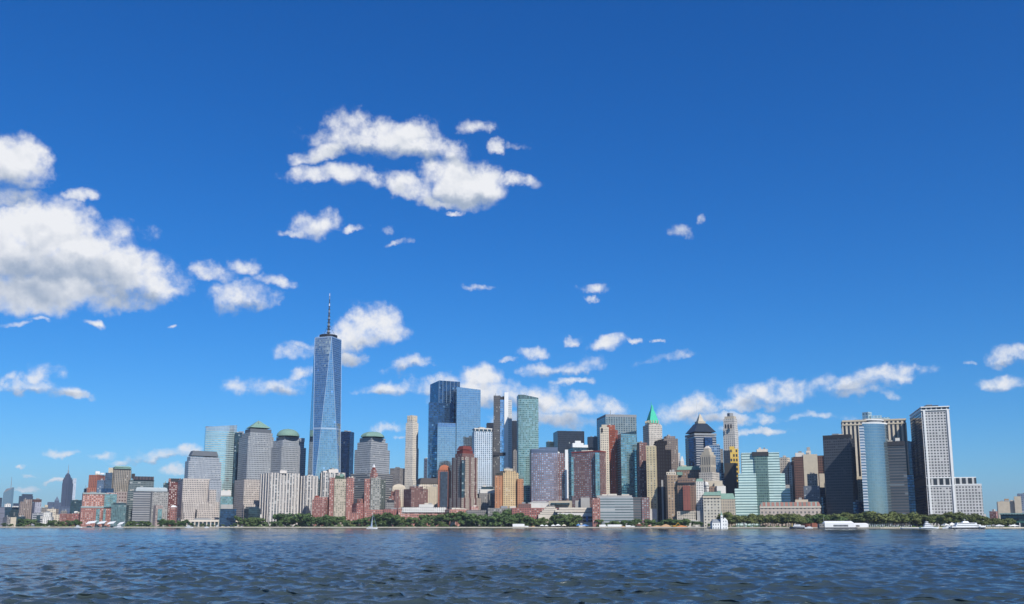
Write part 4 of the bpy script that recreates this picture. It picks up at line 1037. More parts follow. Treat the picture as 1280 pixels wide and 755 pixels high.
f_wb = fac('white_ribbon_offices', c8(198, 203, 205, .62), (.10, .14, .15, 1), 30, 4.0, 1, .40, lite=.1)
b.t('left_brick_end', 740.5, 750, 622.5, f_redb, th=.02, dep=30, dy=-1); b.t('white_wing', 749, 791.3, 621.5, f_wb, th=.02, dep=35); b.t('roof_storey', 746, 790, 619.3, concm, dy=6, yb=622, th=.02)
b.t('dark_wing', 790.8, 810, 621.5, fac('grey_brown_ribbons', c8(140, 135, 138, .5), (.07, .09, .10, 1), 30, 4.0, 1, .45, lite=.1), th=.05, dep=35, dy=1); b.t('brick_wing', 802, 812, 622, f_brgr, th=.05, dy=-3, dep=20)
# ---- financial district spires
b = B('spired_skyscraper', 'cream stone skyscraper with a bright green pyramid spire', 'skyscraper', 815, 420)
b.t('shaft', 803.5, 827.5, 531, f_cream2, xc=811, th=.45); b.t('upper_tier', 806, 826, 530, f_cream2, xc=812, dy=5, yb=534); b.t('crown', 806.2, 824.8, 529.3, crm, xc=812, dy=6, yb=532)
b.frus('green_roof', .34, 529.3, 514, coppb, k0=.94); P, zt = b.last; b.frus('green_lantern', .30, 514, 506.5, coppb, k0=.8); b.mast(814, 507, 502, .6, m=coppb, part='finial', dy=22)
P = foot(806.2, 824.8, 529.3, b.Y + 6, xc=812)
for i in range(8):
    t = (i % 4 + .5) / 4; f = i // 4; p, q_ = (P[0], P[1]) if f == 0 else (P[3], P[0])
    x, y = p[0] + (q_[0] - p[0]) * t, p[1] + (q_[1] - p[1]) * t; mb = MB(); zz = b.zat(P, 529.3); mb.box(x - 1, x + 1, y - .6, y + 1.4, zz - 1, zz + 6, crm); b.add(mb, 'dormer')
b = B('brown_skyscraper', 'square taupe stone tower behind the netted black one', 'office tower', 837, 400)
b.t('wall', 825.5, 847.3, 548, fac('taupe_stone_windows', c8(165, 148, 135, .58), DK, 3, 3.6, .4, .5, lite=.15), xc=830, th=.3); b.t('top_tier', 829.5, 844, 545, f_taupe, dy=8, yb=550, xc=833, pen=1)
b = B('netted_tower', 'tall narrow tower, yellow stone face and soot-black netted side', 'apartment tower', 823, 110)
ynet = fac('yellow_stone_bays', c8(226, 208, 168, .68), (.10, .11, .12, 1), 4.6, 3.6, .35, .5, lite=.1)
b.t('yellow_face', 807.5, 820, 558, ynet, th=-.12, dep=22); b.t('top_stage', 807, 819, 557, crm, dy=2, yb=562, th=-.1); b.t('lower_white_face', 807, 821, 636, whst, th=-.1, dy=-2, par=False)
net = fac('black_scaffold_net', (.022, .019, .022, 1), (.010, .010, .012, 1), 3.5, 5, .5, .6, lite=.03, litec=(.06, .055, .05, 1), wspec=.02, gr=.7)
b.t('netted_side', 818.8, 831.5, 554, net, th=.12, dep=26, dy=1); b.t('netted_top', 820, 834, 551, net, dy=4, yb=556, th=.2, dep=18); b.t('netted_wing', 829, 838.8, 562, net, dy=9, th=.05, yb=590); b.t('netted_shaft', 826, 836, 563, net, dy=16, th=.05)
b.t('grey_strip', 826.5, 828.8, 600, concm, dy=0, th=0, dep=3, yb=652, par=False); b.t('scaffold_hoist', 823, 829, 549.5, net, dy=8, yb=553, th=.1, par=False); b.t('bridge_arch', 828, 834.5, 636.5, crm, dy=4, th=0, dep=10, yb=639.5, par=False)
b = B('cupola_tower', 'tiny white cupola-topped tower in the gap behind rooftops', 'tower', 850.5, 640)
b.t('wall', 847.8, 850, 566, f_white, th=.05); b.t('dome_base', 850.5, 855.2, 577, whst, th=.05, dy=-6, par=False); b.frus('cupola', .15, 577, 570, whst); b.t('red_roof', 849.5, 857, 583, brickr, dy=-12, th=.05, par=False)
b = B('stone_building', 'tan stone office building with rows of small windows at the shore', 'office block', 839, 70)
b.t('wall', 831.3, 847.5, 593.5, fac('tan_punched_windows', c8(190, 165, 138, .62), DK, 4.4, 4.0, .42, .42, lite=.08), xc=834, th=.2, ledge=crm); b.t('roof_house', 833, 845, 590, f_cream, dy=12, th=.05, pen=2)
b = B('stone_building', 'tan building with red brick panel and heavy dark cornice', 'office block', 859, 65)
f_tan2 = fac('tan_brick_windows', c8(172, 142, 122, .6), DK, 3.6, 3.7, .4, .45, lite=.1)
b.t('wall', 846.5, 870, 605.5, f_tan2, xc=868, th=1.35, par=False); b.t('dark_cornice', 845.9, 870.4, 603, louv, xc=868, th=1.35, yb=605.3, dy=-1.2, par=False); b.t('attic', 847, 869.5, 597.5, f_tan2, xc=868, th=1.35, dy=1, yb=603.4)
b.t('red_panel', 853.5, 862.5, 607, fac('deep_red_brick_panel', c8(168, 104, 92, .6), (.10, .06, .06, 1), 4, 3.7, .3, .4, lite=0), th=.02, dy=-2.6, yb=638, par=False); b.t('base_storeys', 846, 871, 639, f_cream, xc=869, th=1.35, dy=-5); P, zt = b.last
b.t('white_base', 845, 872, 650.5, whst, th=.02, dy=-12)
b = B('roofed_building', 'low building with green copper dormered roofs between tan blocks', 'building', 861, 200)
b.t('wall', 846, 876, 588, f_tan2, th=.03, par=False); b.frus('copper_roof', .86, 588, 583.6, copper); b.t('roof_cabin', 852, 858, 581.5, crm, dy=10, yb=585, th=.1); b.t('copper_house', 864, 873, 583, copper, dy=6, yb=588, th=.1, par=False); b.t('lower_cabin', 846, 853, 590, copper, dy=-5, yb=594, th=.1, par=False)
# dark pyramid tower
b = B('pyramid_skyscraper', 'grey banded skyscraper with a dark pyramid roof and needle', 'skyscraper', 876, 420)
f_60 = fac('grey_dark_bands', c8(190, 190, 192, .68), (.03, .045, .07, 1), 30, 4.2, 1, .55, metal=.3, lite=0)
b.t('shaft', 856.3, 895.2, 545, f_60, xc=868, th=.38, par=False, dep=45); b.t('cornice', 856, 895.5, 541.3, greym, xc=868, th=.38, yb=544, dy=-1, par=False)
b.t('glass_bay', 860.5, 867, 548, f_navy, dy=-0.2, th=-.5, yb=600, par=False); b.t('glass_bay', 881, 890.5, 546.5, f_navy, dy=-1.5, th=.3, yb=560, par=False)
P = foot(856, 895.5, 541.3, b.Y - 1, xc=868, th=.38); slate = plain('dark_slate_roof', (.02, .03, .045, 1), .4)
b.frus('pyramid_roof', .42, 541.3, 530, slate, k0=.98, P=P); P, zt = b.last; b.frus('cap_tier', .82, 530, 527, crm, P=P, k0=.8); b.frus('lantern', .10, 527, 517.5, crm, k0=.75); b.mast(871.3, 519, 502, .7, part='needle', dy=30, m=whitep)
b = B('glass_block', 'grey-blue glass block with white ribs behind the stepped cream tower', 'office block', 900, 330)
b.t('left_wall', 886, 900, 556.5, f_glp, th=.05, dep=30); b.t('right_wall', 898.5, 903.8, 561, f_grey, th=.1, dy=3); b.t('lower_wall', 897, 912.5, 591, f_glp, th=.05, dy=-12)
b = B('stepped_cream_tower', 'cream stone tower with columned top stage and stepped cap', 'tower', 885, 160)
b.t('shaft', 873.5, 899, 590, f_cream2, xc=890, th=1.15); b.t('column_stage', 874.8, 894.5, 568.5, fac('cream_column_stage', c8(222, 208, 185, .66), (.10, .10, .11, 1), 3.6, 20, .4, .8, lite=0), xc=888, th=1.1, dy=4); b.t('cap_tier', 876.8, 892, 564.5, crm, dy=8, xc=887, th=1.1)
b.t('cap_tier', 879.5, 889.5, 561, crm, dy=12, xc=886, th=1.1); b.frus('cap', .3, 561, 557.5, stonem); b.t('lower_cabins', 881, 903, 601, crm, dy=-14, th=.05)
b = B('limestone_skyscraper', 'slim cream limestone skyscraper with a small drum on top', 'skyscraper', 913.5, 430)
f_20 = fac('cream_vertical_ribs', c8(232, 224, 212, .72), (.16, .17, .18, 1), 3.6, 3.9, .42, .62, lite=.1)
b.t('shaft', 903.6, 922.5, 535, f_20, xc=918, th=1.2, par=False); b.t('shaft_upper', 904, 921.5, 523, f_20, xc=917.5, th=1.2, dy=2, par=False); b.t('crown', 905.5, 920, 520, crm, xc=917, th=1.2, dy=4)
for i in range(3): b.t('tall_opening', 905.8 + i * 3.4, 907.3 + i * 3.4, 530.5, louv, dy=-1.5, th=-.35, dep=3, yb=535.3, par=False)
b.t('drum', 908.8, 916.3, 516.2, greym, dy=10, yb=521, xc=912, par=False); b.mast(910.5, 517, 514.8, .4, dy=14)
b = B('patterned_tower', 'yellow and black chequered building in the shade of the limestone skyscraper', 'building', 917, 300)
b.t('wall', 912, 922.7, 561, fac('yellow_black_checks', c8(240, 200, 95, .75), (.03, .03, .035, 1), 4.2, 7.5, .6, .6, lite=.25, litec=(.7, .5, .16, 1)), th=.05, par=False); b.t('roof_house', 911.8, 918, 558, plain('yellow_render', c8(240, 200, 90, .75)), yb=561.2, dy=3, th=.05)
b.t('dark_side_wall', 904.5, 912.5, 563, f_black, th=.05, dy=2)
b = B('dark_brick_block', 'dark olive-grey blank block in front of the chequered building', 'building', 912, 250)
b.t('wall', 904.8, 920.3, 578.5, plain('olive_grey_brick', c8(108, 104, 98, .5)), xc=918, th=1.2)
b = B('white_narrow_building', 'narrow white building with a small green copper roof', 'building', 874.5, 85)
b.t('wall', 869.8, 879.5, 602, f_white, th=.05, par=False); b.frus('copper_roof', .7, 602, 598.5, copper); b.t('grey_base', 871, 882.5, 638.5, concm, dy=-14, th=.05)
b = B('mansard_building', 'long white stone building with green mansard roof by the pier house', 'office block', 899, 80)
f_wh2 = fac('white_punched_windows', c8(228, 220, 202, .68), DK, 4.6, 4.3, .40, .45, lite=.08)
b.t('front_wall', 878.8, 901, 621, f_wh2, th=-.02, dep=30, par=False); b.frus('green_mansard', .84, 619.5, 615.2, copper, k0=1.0)
b.t('side_wall', 900, 919, 624, fac('cream_ribbed_flank', c8(205, 192, 172, .62), (.13, .12, .12, 1), 3.4, 4.3, .4, .6, lite=0), th=.35, dep=26, dy=1, par=False); b.frus('green_mansard', .82, 624, 617, copper, k0=1.0)
b.t('cornice', 878.3, 901.3, 620, crm, th=-.02, yb=622.5, dy=-1.2, dep=10, par=False); b.t('corner_turret', 897, 901, 613.5, copper, dy=-1, yb=620, th=.1, par=False)
b = B('white_rooftops', 'cluster of white stone upper storeys behind the green mansard roof', 'building', 892, 130)
b.t('left_tower', 879, 886, 603.5, f_white, xc=883, pen=1); b.dome('rooftop_dome', 880, 886, 607, 602, whst, dy=4); b.t('dark_gap', 885, 893, 608, f_tan2, th=.05, dy=6); b.t('right_tower', 891.5, 907, 607.5, whst, xc=896, pen=2); b.t('right_stage', 893, 903, 603.5, crm, dy=8, th=.1)
# ================================================================ the city, east (right) end
f_aqua = fac('aqua_ribbon_glass', c8(208, 232, 226, .84), (.10, .20, .21, 1), 30, 4.1, 1, .36, metal=.3, lite=0, wspec=.5, rough=.4)
f_aquad = fac('dark_green_bay_glass', c8(130, 160, 152, .6), (.09, .15, .15, 1), 3.0, 4.1, .8, .6, metal=.5, lite=.15, litec=(.2, .28, .27, 1))
b = B('aqua_office_tower', 'stepped pale aqua ribbon-glass tower with a dark green central bay', 'office tower', 951, 230)
b.t('wall', 926.6, 974, 566, f_aqua, th=.03, dep=40, ledge=whst); b.t('left_step', 922.8, 945, 592, f_aqua, th=.03, dy=-3, dep=40, ledge=whst); b.t('left_low_step', 918.3, 945, 610.5, f_aqua, th=.03, dy=-6, dep=40, ledge=whst)
b.t('right_step', 957, 981, 592, f_aqua, th=.03, dy=-3, dep=40, ledge=whst); b.t('right_low_step', 957, 987.5, 610.5, f_aqua, th=.03, dy=-6, dep=40, ledge=whst)
b.t('central_bay', 942.7, 959.3, 566.5, f_aquad, th=.03, dy=-9, dep=30); b.t('dark_louvre', 940, 960.5, 565, louv, th=.03, dy=-10, yb=570, dep=20, par=False)
b.t('penthouse', 946, 959.5, 561.5, stonem, yb=567, dy=10, th=.05, pen=2)
b = B('customs_building', 'low grand stone building with red and green mansard roof behind park trees', 'building', 987, 130)
b.t('wall', 950, 1026, 634, fac('grand_stone_front', c8(222, 205, 190, .66), (.16, .15, .15, 1), 5.2, 6, .4, .5, lite=0), th=.02, dep=45, par=False)
b.t('cornice', 949.6, 1026.4, 633, stonem, th=.02, yb=635, dy=-1, dep=46, par=False)
rr = fac('red_tile_mansard', c8(200, 145, 130, .6), (.25, .30, .26, 1), 6, 30, .35, .9, lite=0)
b.frus('mansard_roof', .93, 633, 628, rr); b.t('attic_block', 994, 1010, 624.5, crm, yb=630, dy=14, th=.05, pen=1)
b.t('green_end_roof', 1010, 1023, 627, copper, yb=633, dy=3, th=.02, par=False); b.t('end_pavilion', 1008, 1026, 637, crm, dy=-3, th=.03, par=False)
b.t('green_end_roof', 953, 962, 627.6, copper, yb=633, dy=3, th=.02, par=False)
b = B('white_stone_tower', 'cream stone tower right of the aqua glass steps', 'tower', 981, 330)
b.t('wall', 974, 987.5, 571.5, f_cream, xc=984, th=1.2, pen=2); b.t('tall_stage', 984.5, 992.5, 577.5, f_white, dy=8, th=.05, pen=1); b.t('lower_wall', 986, 993.7, 582, f_white, dy=-6, th=.05); b.t('grey_annex', 979, 988.5, 606, concm, dy=-12, th=.05, par=False)
b = B('brown_tower', 'brown ribbed tower with a tall blank cream slab in its middle', 'office tower', 1008, 320)
f_bt = fac('brown_window_bands', c8(130, 98, 88, .52), (.035, .03, .035, 1), 3, 4, .6, .5, lite=0)
b.t('left_wall', 989, 1005, 571, f_bt, xc=992, th=.2); b.t('right_wall', 1019, 1030, 569.5, f_bt, th=.05, dy=6)
b.t('cream_slab', 1003.8, 1021.5, 568, crm, th=.02, dy=-2, pen=1, par=False); b.t('slab_rooftop', 1007.5, 1013.5, 563.5, stonem, yb=569, dy=8, th=.05); b.t('slab_rooftop', 1008.5, 1012.5, 559, concm, yb=565, dy=10, th=.05)
b.t('white_rooftop_units', 994, 1005, 566, whst, yb=571, dy=8, th=.05); b.t('white_rooftop_unit', 998, 1002, 564, greym, yb=567, dy=10, th=.05)
b = B('cream_tower', 'slim cream tower with tiny windows left of the black slab', 'tower', 1028, 260)
b.t('wall', 1022.8, 1034, 602, f_cream, th=.05, xc=1032); b.t('upper_stage', 1024, 1030.5, 592, crm, dy=6, th=.05, par=False)
b = B('grey_office_tower', 'grey gridded tower with a wedge of side wall coloured navy for its shade', 'office tower', 1016, 190)
b.t('upper_wall', 1009, 1021.5, 592.5, f_grey, dy=5, th=.03); b.t('lower_wall', 1004.5, 1024.8, 607.5, fac('blue_grey_fine_grid', c8(135, 145, 160, .5), (.09, .11, .14, 1), 2.6, 3.2, .6, .5, lite=.1), th=.03)
b.t('shaded_side', 1022, 1031.5, 609, f_navy, th=.9, dy=7, dep=30); b.t('navy_annex', 1026, 1036, 621, f_navy, th=.05, dy=12)  # the side's shadow is put in as navy glass colour
b = B('black_slab_tower', 'broad charcoal glass slab tower with faint window rows', 'office tower', 1048, 150)
f_char = fac('charcoal_window_grid', c8(98, 102, 112, .5), (.032, .038, .050, 1), 3.0, 3.9, .7, .5, metal=.25, gr=.15, lite=.10, litec=(.10, .11, .12, 1))
b.t('shaft', 1028.3, 1064.5, 546, f_char, xc=1062.3, th=1.35, par=False); b.t('top_storey', 1028.2, 1064.6, 542.7, louv, xc=1062.3, th=1.35, yb=547, dy=-.6)
b.t('dark_side', 1061.5, 1068, 548, f_black, th=.6, dy=14, dep=30)
b = B('striped_office_tower', 'huge cream tower with tall dark window stripes and a glazed roof frame', 'office tower', 1093, 330)
f_55 = fac('cream_piers_dark_strips', c8(232, 218, 195, .72), (.03, .03, .04, 1), 6.0, 400, .52, 1, metal=.2, lite=0)
b.t('shaft', 1052.8, 1133.2, 531.5, f_55, th=.05, par=False, dep=50); Ps, zs = b.last
f_55t = fac('cream_top_square_openings', c8(232, 218, 195, .74), (.04, .035, .04, 1), 6.0, 400, .52, 1, lite=0)
b.t('top_openings', 1053, 1132.2, 527.5, f_55t, th=.05, yb=530.5, par=False, dep=50)
b.t('top_band', 1052.5, 1132.8, 525.5, crm, th=.05, yb=527.6, dy=-1); b.t('top_sill', 1052.5, 1133, 530.4, crm, th=.05, yb=532, dy=-1, par=False)
fr = fac('pale_blue_roof_glass', c8(200, 225, 230, .66), (.32, .46, .50, 1), 5, 5, .7, .7, metal=.5, lite=0)
b.t('roof_glasshouse', 1077.5, 1089.5, 514.8, fr, yb=527, dy=10, xc=1085, par=False); b.t('roof_glass_wing', 1088, 1102, 519.5, fr, yb=527, dy=12, th=.1, par=False); b.t('roof_glass_wing', 1101, 1112, 521.8, fr, yb=527, dy=14, th=.1, par=False)
b = B('cream_block', 'plain cream block peeking between black slab and curved blue tower', 'building', 1074, 210)
b.t('wall', 1069, 1081, 599, f_cream, th=.05, xc=1072); b.t('upper_wall', 1069.5, 1078, 595.5, crm, dy=5, th=.05, par=False)
b = B('dark_podium', 'low navy building in shade behind the park trees', 'building', 1073, 165)
b.t('wall', 1066, 1083, 627, f_navy, th=.1); b.t('dark_wall', 1066, 1072.5, 603, f_black, th=.1, dy=60)
b = B('curved_blue_tower', 'blue mirrored tower with a convex curved front and white balcony edge', 'office tower', 1093, 110)
f_17 = fac('smooth_blue_mirror', (.29, .35, .37, 1), (.30, .38, .41, 1), 3.0, 3.9, .97, .93, metal=.85, gr=.12, var=.05, jit=.006, lite=0, wmetal=.8)
A = at(1077.6, 532, b.Y + 14); Bx = at(1109.0, 532, b.Y + 26)
ch = math.hypot(Bx[0] - A[0], Bx[1] - A[1]); P0 = [(A[0], A[1]), (Bx[0], Bx[1]), (Bx[0] + 6, Bx[1] + 26), (A[0] + 15, A[1] + 32)]
P1 = bulge(P0, ch * .19, 20); z1 = b.zat(P0, 531.3); mb = MB(); mb.loft(P1, GZ, P1, z1, f_17, roofm); b.add(mb, 'curved_glass_wall')
mb = MB(); Q = scl(P1, 1.01); mb.loft(Q, z1, Q, z1 + 2.2, whitep, roofm, bot=True); b.add(mb, 'roof_rim')
mb = MB(); Q = scl(P1, .55); mb.loft(Q, z1 + 1, Q, z1 + 6.5, greym, roofm); b.add(mb, 'roof_house'); mb = MB(); Q = scl(P1, .7); mb.loft(Q, z1 + 6.3, Q, z1 + 8.2, whitep, roofm, bot=True); b.add(mb, 'roof_house')
f_bal = fac('white_balcony_edge', c8(225, 232, 238, .72), (.13, .22, .32, 1), 30, 3.9, 1, .45, metal=.4, lite=0)
b.t('balcony_edge', 1073.6, 1079.2, 532, f_bal, th=-.05, dep=22, dy=4)
b = B('banded_office_tower', 'grey horizontally banded tower right of the curved blue one', 'office tower', 1123, 135)
b.t('wall', 1104, 1131, 552.2, fac('smoky_grey_ribbons', c8(120, 120, 124, .5), (.05, .06, .075, 1), 30, 4.0, 1, .55, lite=.08, litec=(.16, .18, .2, 1), metal=.2), th=.03, dep=30, par=False); b.t('top_louvre', 1104, 1131, 552, louv, th=.03, yb=557, dy=-1, dep=30)
b.t('white_rooftop_unit', 1119, 1124.5, 547.5, whst, yb=553, dy=8, th=.03)
b = B('blue_tower', 'plain steel-blue tower glimpsed left of the tall gridded tower', 'office tower', 1136, 300)
b.t('wall', 1130, 1146, 552, fac('steel_blue_wall', (.14, .21, .28, 1), (.11, .18, .26, 1), 3, 4, .9, .7, metal=.5, lite=0), th=.05, dep=30); b.t('dark_base', 1131, 1149, 594, f_navy, th=.05, dy=-10)
# the gridded tower with white piers
b = B('gridded_tower', 'tall grey gridded tower with white corner piers and dark left side', 'skyscraper', 1165, 150)
f_1ny = fac('white_waffle_grid', c8(214, 212, 210, .74), (.03, .033, .04, 1), 3.9, 4.1, .52, .48, lite=.04)
Yb = b.Y
def pt(px, py, dy=0): a = at(px, py, Yb + dy); return (a[0], a[1])
xc_, yr = 1151.5, 516
P = foot(1136.8, 1186.5, 513, Yb, xc=1151.3, th=.16); P[3] = (P[0][0] - (P[0][0] - P[3][0]), P[3][1]); z1 = b.zat([P[0]], 512.6)
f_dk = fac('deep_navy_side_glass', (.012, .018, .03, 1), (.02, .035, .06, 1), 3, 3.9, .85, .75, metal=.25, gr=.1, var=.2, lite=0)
f_mech = fac('dark_tall_openings', c8(230, 228, 224, .70), (.03, .03, .035, 1), 7.6, 400, .66, 1, lite=0)
zm0, zm1 = b.zat([P[0]], 606.5), b.zat([P[0]], 598)
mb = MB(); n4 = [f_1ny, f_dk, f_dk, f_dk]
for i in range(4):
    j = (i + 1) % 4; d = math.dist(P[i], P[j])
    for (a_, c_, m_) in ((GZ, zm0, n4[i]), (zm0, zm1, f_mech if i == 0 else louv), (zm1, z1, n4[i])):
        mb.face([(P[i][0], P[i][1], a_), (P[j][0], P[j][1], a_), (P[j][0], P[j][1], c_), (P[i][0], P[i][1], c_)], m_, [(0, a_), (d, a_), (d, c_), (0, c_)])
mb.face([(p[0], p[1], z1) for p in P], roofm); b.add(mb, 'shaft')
def pier_at(t, face, w, d, z0, z2, part='white_pier', m=None):
    A_, Q_ = P[face], P[(face + 1) % 4]; l = math.dist(A_, Q_); ux, uy = (Q_[0] - A_[0]) / l, (Q_[1] - A_[1]) / l; nx, ny = uy, -ux
    c_ = (A_[0] + ux * l * t, A_[1] + uy * l * t)
    R_ = [(c_[0] - ux * w / 2 + nx * d, c_[1] - uy * w / 2 + ny * d), (c_[0] + ux * w / 2 + nx * d, c_[1] + uy * w / 2 + ny * d), (c_[0] + ux * w / 2 - nx * .4, c_[1] + uy * w / 2 - ny * .4), (c_[0] - ux * w / 2 - nx * .4, c_[1] - uy * w / 2 - ny * .4)]
    mb = MB(); mb.loft(R_, z0, R_, z2, m or whitep, m or whitep, bot=True); b.add(mb, part)
for t in (.10, .94): pier_at(t, 0, 3.6, 2.0, GZ, z1)
pier_at(.5, 0, math.dist(P[0], P[1]) * 1.0, 1.2, zm0 - 2, zm0, 'white_belt'); pier_at(.5, 0, math.dist(P[0], P[1]) * 1.0, 1.2, zm1, zm1 + 2, 'white_belt')
Q = scl(P, 1.03); mb = MB(); mb.loft(Q, z1 + 4.2, Q, z1 + 6, whitep, None, bot=True); mb.loft(Q, z1 - 1.5, Q, z1 + .2, whitep, whitep, bot=True); mb.loft(scl(P, .99), z1, scl(P, .99), z1 + 4.3, fac('parapet_openings', c8(235, 235, 232, .74), (.03, .03, .035, 1), 6.5, 400, .72, 1, lite=0)); mb.face([(p[0], p[1], z1 + 5.9) for p in Q], roofm); b.add(mb, 'parapet')
b.last = (P, z1 + 6); mb = MB(); Q = scl(P, .5); mb.loft(Q, z1 + 5, Q, z1 + 12, darkm, darkm); b.add(mb, 'roof_house'); mb = MB(); Q = scl(P, .2); mb.loft(Q, z1 + 12, Q, z1 + 16, greym, greym); b.add(mb, 'roof_house')
A = P[1]; l = math.dist(P[0], P[1]); ux, uy = (P[1][0] - P[0][0]) / l, (P[1][1] - P[0][1]) / l
rt = at(1217.3, 630, Yb + 8); w2 = (rt[0] - A[0]) / ux
W = [(A[0], A[1]), (A[0] + ux * w2, A[1] + uy * w2), (A[0] + ux * w2 - uy * 35, A[1] + uy * w2 + ux * 35), (A[0] - uy * 35, A[1] + ux * 35)]
mb = MB(); mb.loft(W, GZ, W, zm0, f_1ny, roofm); b.add(mb, 'side_wing')
w3 = w2 * .82; W2 = [(A[0], A[1]), (A[0] + ux * w3, A[1] + uy * w3), (A[0] + ux * w3 - uy * 30, A[1] + uy * w3 + ux * 30), (A[0] - uy * 30, A[1] + ux * 30)]
mb = MB(); mb.loft(W2, zm0, W2, zm1, f_mech, roofm); mb.loft(W2, zm1, scl(W2, 1.0), zm1 + 1.6, whitep, roofm); b.add(mb, 'wing_upper_storey')
mb = MB(); Q = scl(W, 1.01); mb.loft(Q, zm0, Q, zm0 + 1.6, whitep, roofm, bot=True); b.add(mb, 'white_belt')
# far right
b = B('low_building', 'small cream rooftops and white spire beyond the right-hand park trees', 'building', 1226, 900)
b.t('wall', 1219, 1224, 640, f_cream, th=.05); b.t('side_wall', 1224, 1232.5, 642.5, f_white, th=.05, dy=10); b.mast(1225.6, 643, 635.5, .9, m=whitep, part='spire', dy=2)
b = B('low_building', 'small pink-cream apartment block beyond the park trees', 'building', 1242, 700)
b.t('wall', 1236.5, 1249, 639, f_pinkb, xc=1245, ledge=crm, pen=1)
b = B('slab_building', 'beige slab building with two dark vertical recesses at far right', 'apartment tower', 1259, 620)
b.t('wall', 1246.8, 1270, 627, crm, th=.05, dep=40); b.t('dark_recess', 1250, 1252.6, 628.5, f_grey, dy=-1.2, th=.05, par=False); b.t('dark_recess', 1260.6, 1263.4, 628.5, louv, dy=-1.2, th=.05, par=False); b.t('recessed_front', 1252.6, 1260.6, 628, concm, dy=-.8, th=.05, par=False); b.t('rooftop_tank', 1255.5, 1261, 623.5, plain('tan_tank', c8(210, 170, 130, .65)), yb=628, dy=10, th=.05)
b = B('blue_building', 'blue-grey windowed building cut by the right picture edge', 'apartment tower', 1279, 600)
b.t('wall', 1272, 1295, 617, fac('blue_grey_windows', c8(150, 165, 190, .55), (.08, .11, .16, 1), 4, 3.6, .6, .5, lite=.1), th=.05, ledge=whst); b.t('beige_side', 1267.5, 1276, 620.5, crm, th=.05, dy=-6)
b = B('ferry_terminal', 'low green glass ferry terminal with white roof edge at far right', 'terminal', 1268, 60)
b.t('glass_hall', 1250.5, 1300, 643, f_dteal, th=-.12, dep=60, ledge=copper); b.t('roof_edge', 1249, 1300, 641.5, fac('pale_green_fascia', c8(170, 205, 200, .6), lite=0), th=-.12, dy=-3, yb=643.2, dep=62, par=False); b.t('green_canopy', 1262, 1300, 651.5, plain('sea_green_canopy', c8(70, 130, 120, .6)), dy=-10, yb=653.4, th=-.05, par=False)
P, zt = b.last
for i in range(7):
    t = i / 6; x, y = P[0][0] + (P[1][0] - P[0][0]) * t, P[0][1] + (P[1][1] - P[0][1]) * t
    mb = MB(); mb.box(x - .5, x + .5, y, y + 1, GZ, b.z(653.3, -10), whitep); b.add(mb, 'post')
# roof plant for every flat roof that has none yet
for b_ in BUILT:
    if b_.flats and not b_.pented and b_.Y < 4000:
        z_, P_ = max(b_.flats); b_.last = (P_, z_)
        b_.pent(3 if math.dist(P_[0], P_[1]) > 35 else 2, 3.6)
        if math.dist(P_[0], P_[1]) > 25:
            mb = MB(); x, y = P_[0][0] * .6 + P_[2][0] * .4, P_[0][1] * .6 + P_[2][1] * .4
            mb.tube((x, y, z_ - 1.5), (x, y, z_ + 6), .25, .12, greym, 5); b_.add(mb, 'antenna')
# ================================================================ ground, sea wall, trees, boats
shore_pts = []
for px in range(-500, 1801, 50):
    Y = shore(px) if px <= 1500 else 1540 + (px - 1500) * .5
    shore_pts.append((at(px, 657, Y)[0], Y))
FAR = 11500.0
ring = shore_pts + [(FAR, shore_pts[-1][1]), (FAR, FAR), (-FAR, FAR), (-FAR, shore_pts[0][1])]
m = M('city_ground'); g_ = m.n.new('ShaderNodeNewGeometry'); nz = m.noise(g_.outputs['Position'], .02, 6, .6)
m.set(m.p.inputs['Base Color'], m.mix(nz.outputs[0], (.16, .15, .13, 1), (.28, .26, .23, 1))); m.p.inputs['Roughness'].default_value = .95
mb = MB(); k = len(shore_pts)
for i in range(k - 1):
    a, c = shore_pts[i], shore_pts[i + 1]
    mb.face([(a[0], a[1], GZ), (c[0], c[1], GZ), (c[0] * 5.2 if abs(c[0]) > 1 else c[0], FAR, GZ), (a[0] * 5.2 if abs(a[0]) > 1 else a[0], FAR, GZ)], m.m)
o = mb.build('ground'); tag(o, 'flat city ground behind the sea wall', 'ground', kind='structure')
# promenade strip 3 mm... a real slab 15 cm high along the edge
mb = MB(); prom = plain('pale_paving', c8(205, 195, 180, .62), .9, scale=.05)
for i in range(k - 1):
    a, c = shore_pts[i], shore_pts[i + 1]
    mb.face([(a[0], a[1], GZ + .15), (c[0], c[1], GZ + .15), (c[0], c[1] + 14, GZ + .15), (a[0], a[1] + 14, GZ + .15)], prom)
    mb.face([(c[0], c[1] + 14, GZ), (a[0], a[1] + 14, GZ), (a[0], a[1] + 14, GZ + .15), (c[0], c[1] + 14, GZ + .15)], prom)
o = mb.build('path'); tag(o, 'pale paved waterfront promenade', 'path', kind='structure')
mb = MB(); wallm = plain('tan_sea_wall', c8(228, 218, 198, .78), .9, scale=.05, var=.35)
darkw = plain('wet_algae_stone', c8(90, 85, 75, .5), .8)
for i in range(k - 1):
    a, c = shore_pts[i], shore_pts[i + 1]
    mb.face([(a[0], a[1] - .5, .3), (c[0], c[1] - .5, .3), (c[0], c[1] - .5, GZ + .45), (a[0], a[1] - .5, GZ + .45)], wallm)
    mb.face([(a[0], a[1] - .6, -3), (c[0], c[1] - .6, -3), (c[0], c[1] - .6, .6), (a[0], a[1] - .6, .6)], darkw)
    mb.face([(a[0], a[1] - .5, GZ + .45), (c[0], c[1] - .5, GZ + .45), (c[0], c[1] + .3, GZ + .45), (a[0], a[1] + .3, GZ + .45)], wallm)
    mb.face([(c[0], c[1] + .3, GZ), (a[0], a[1] + .3, GZ), (a[0], a[1] + .3, GZ + .45), (c[0], c[1] + .3, GZ + .45)], wallm)
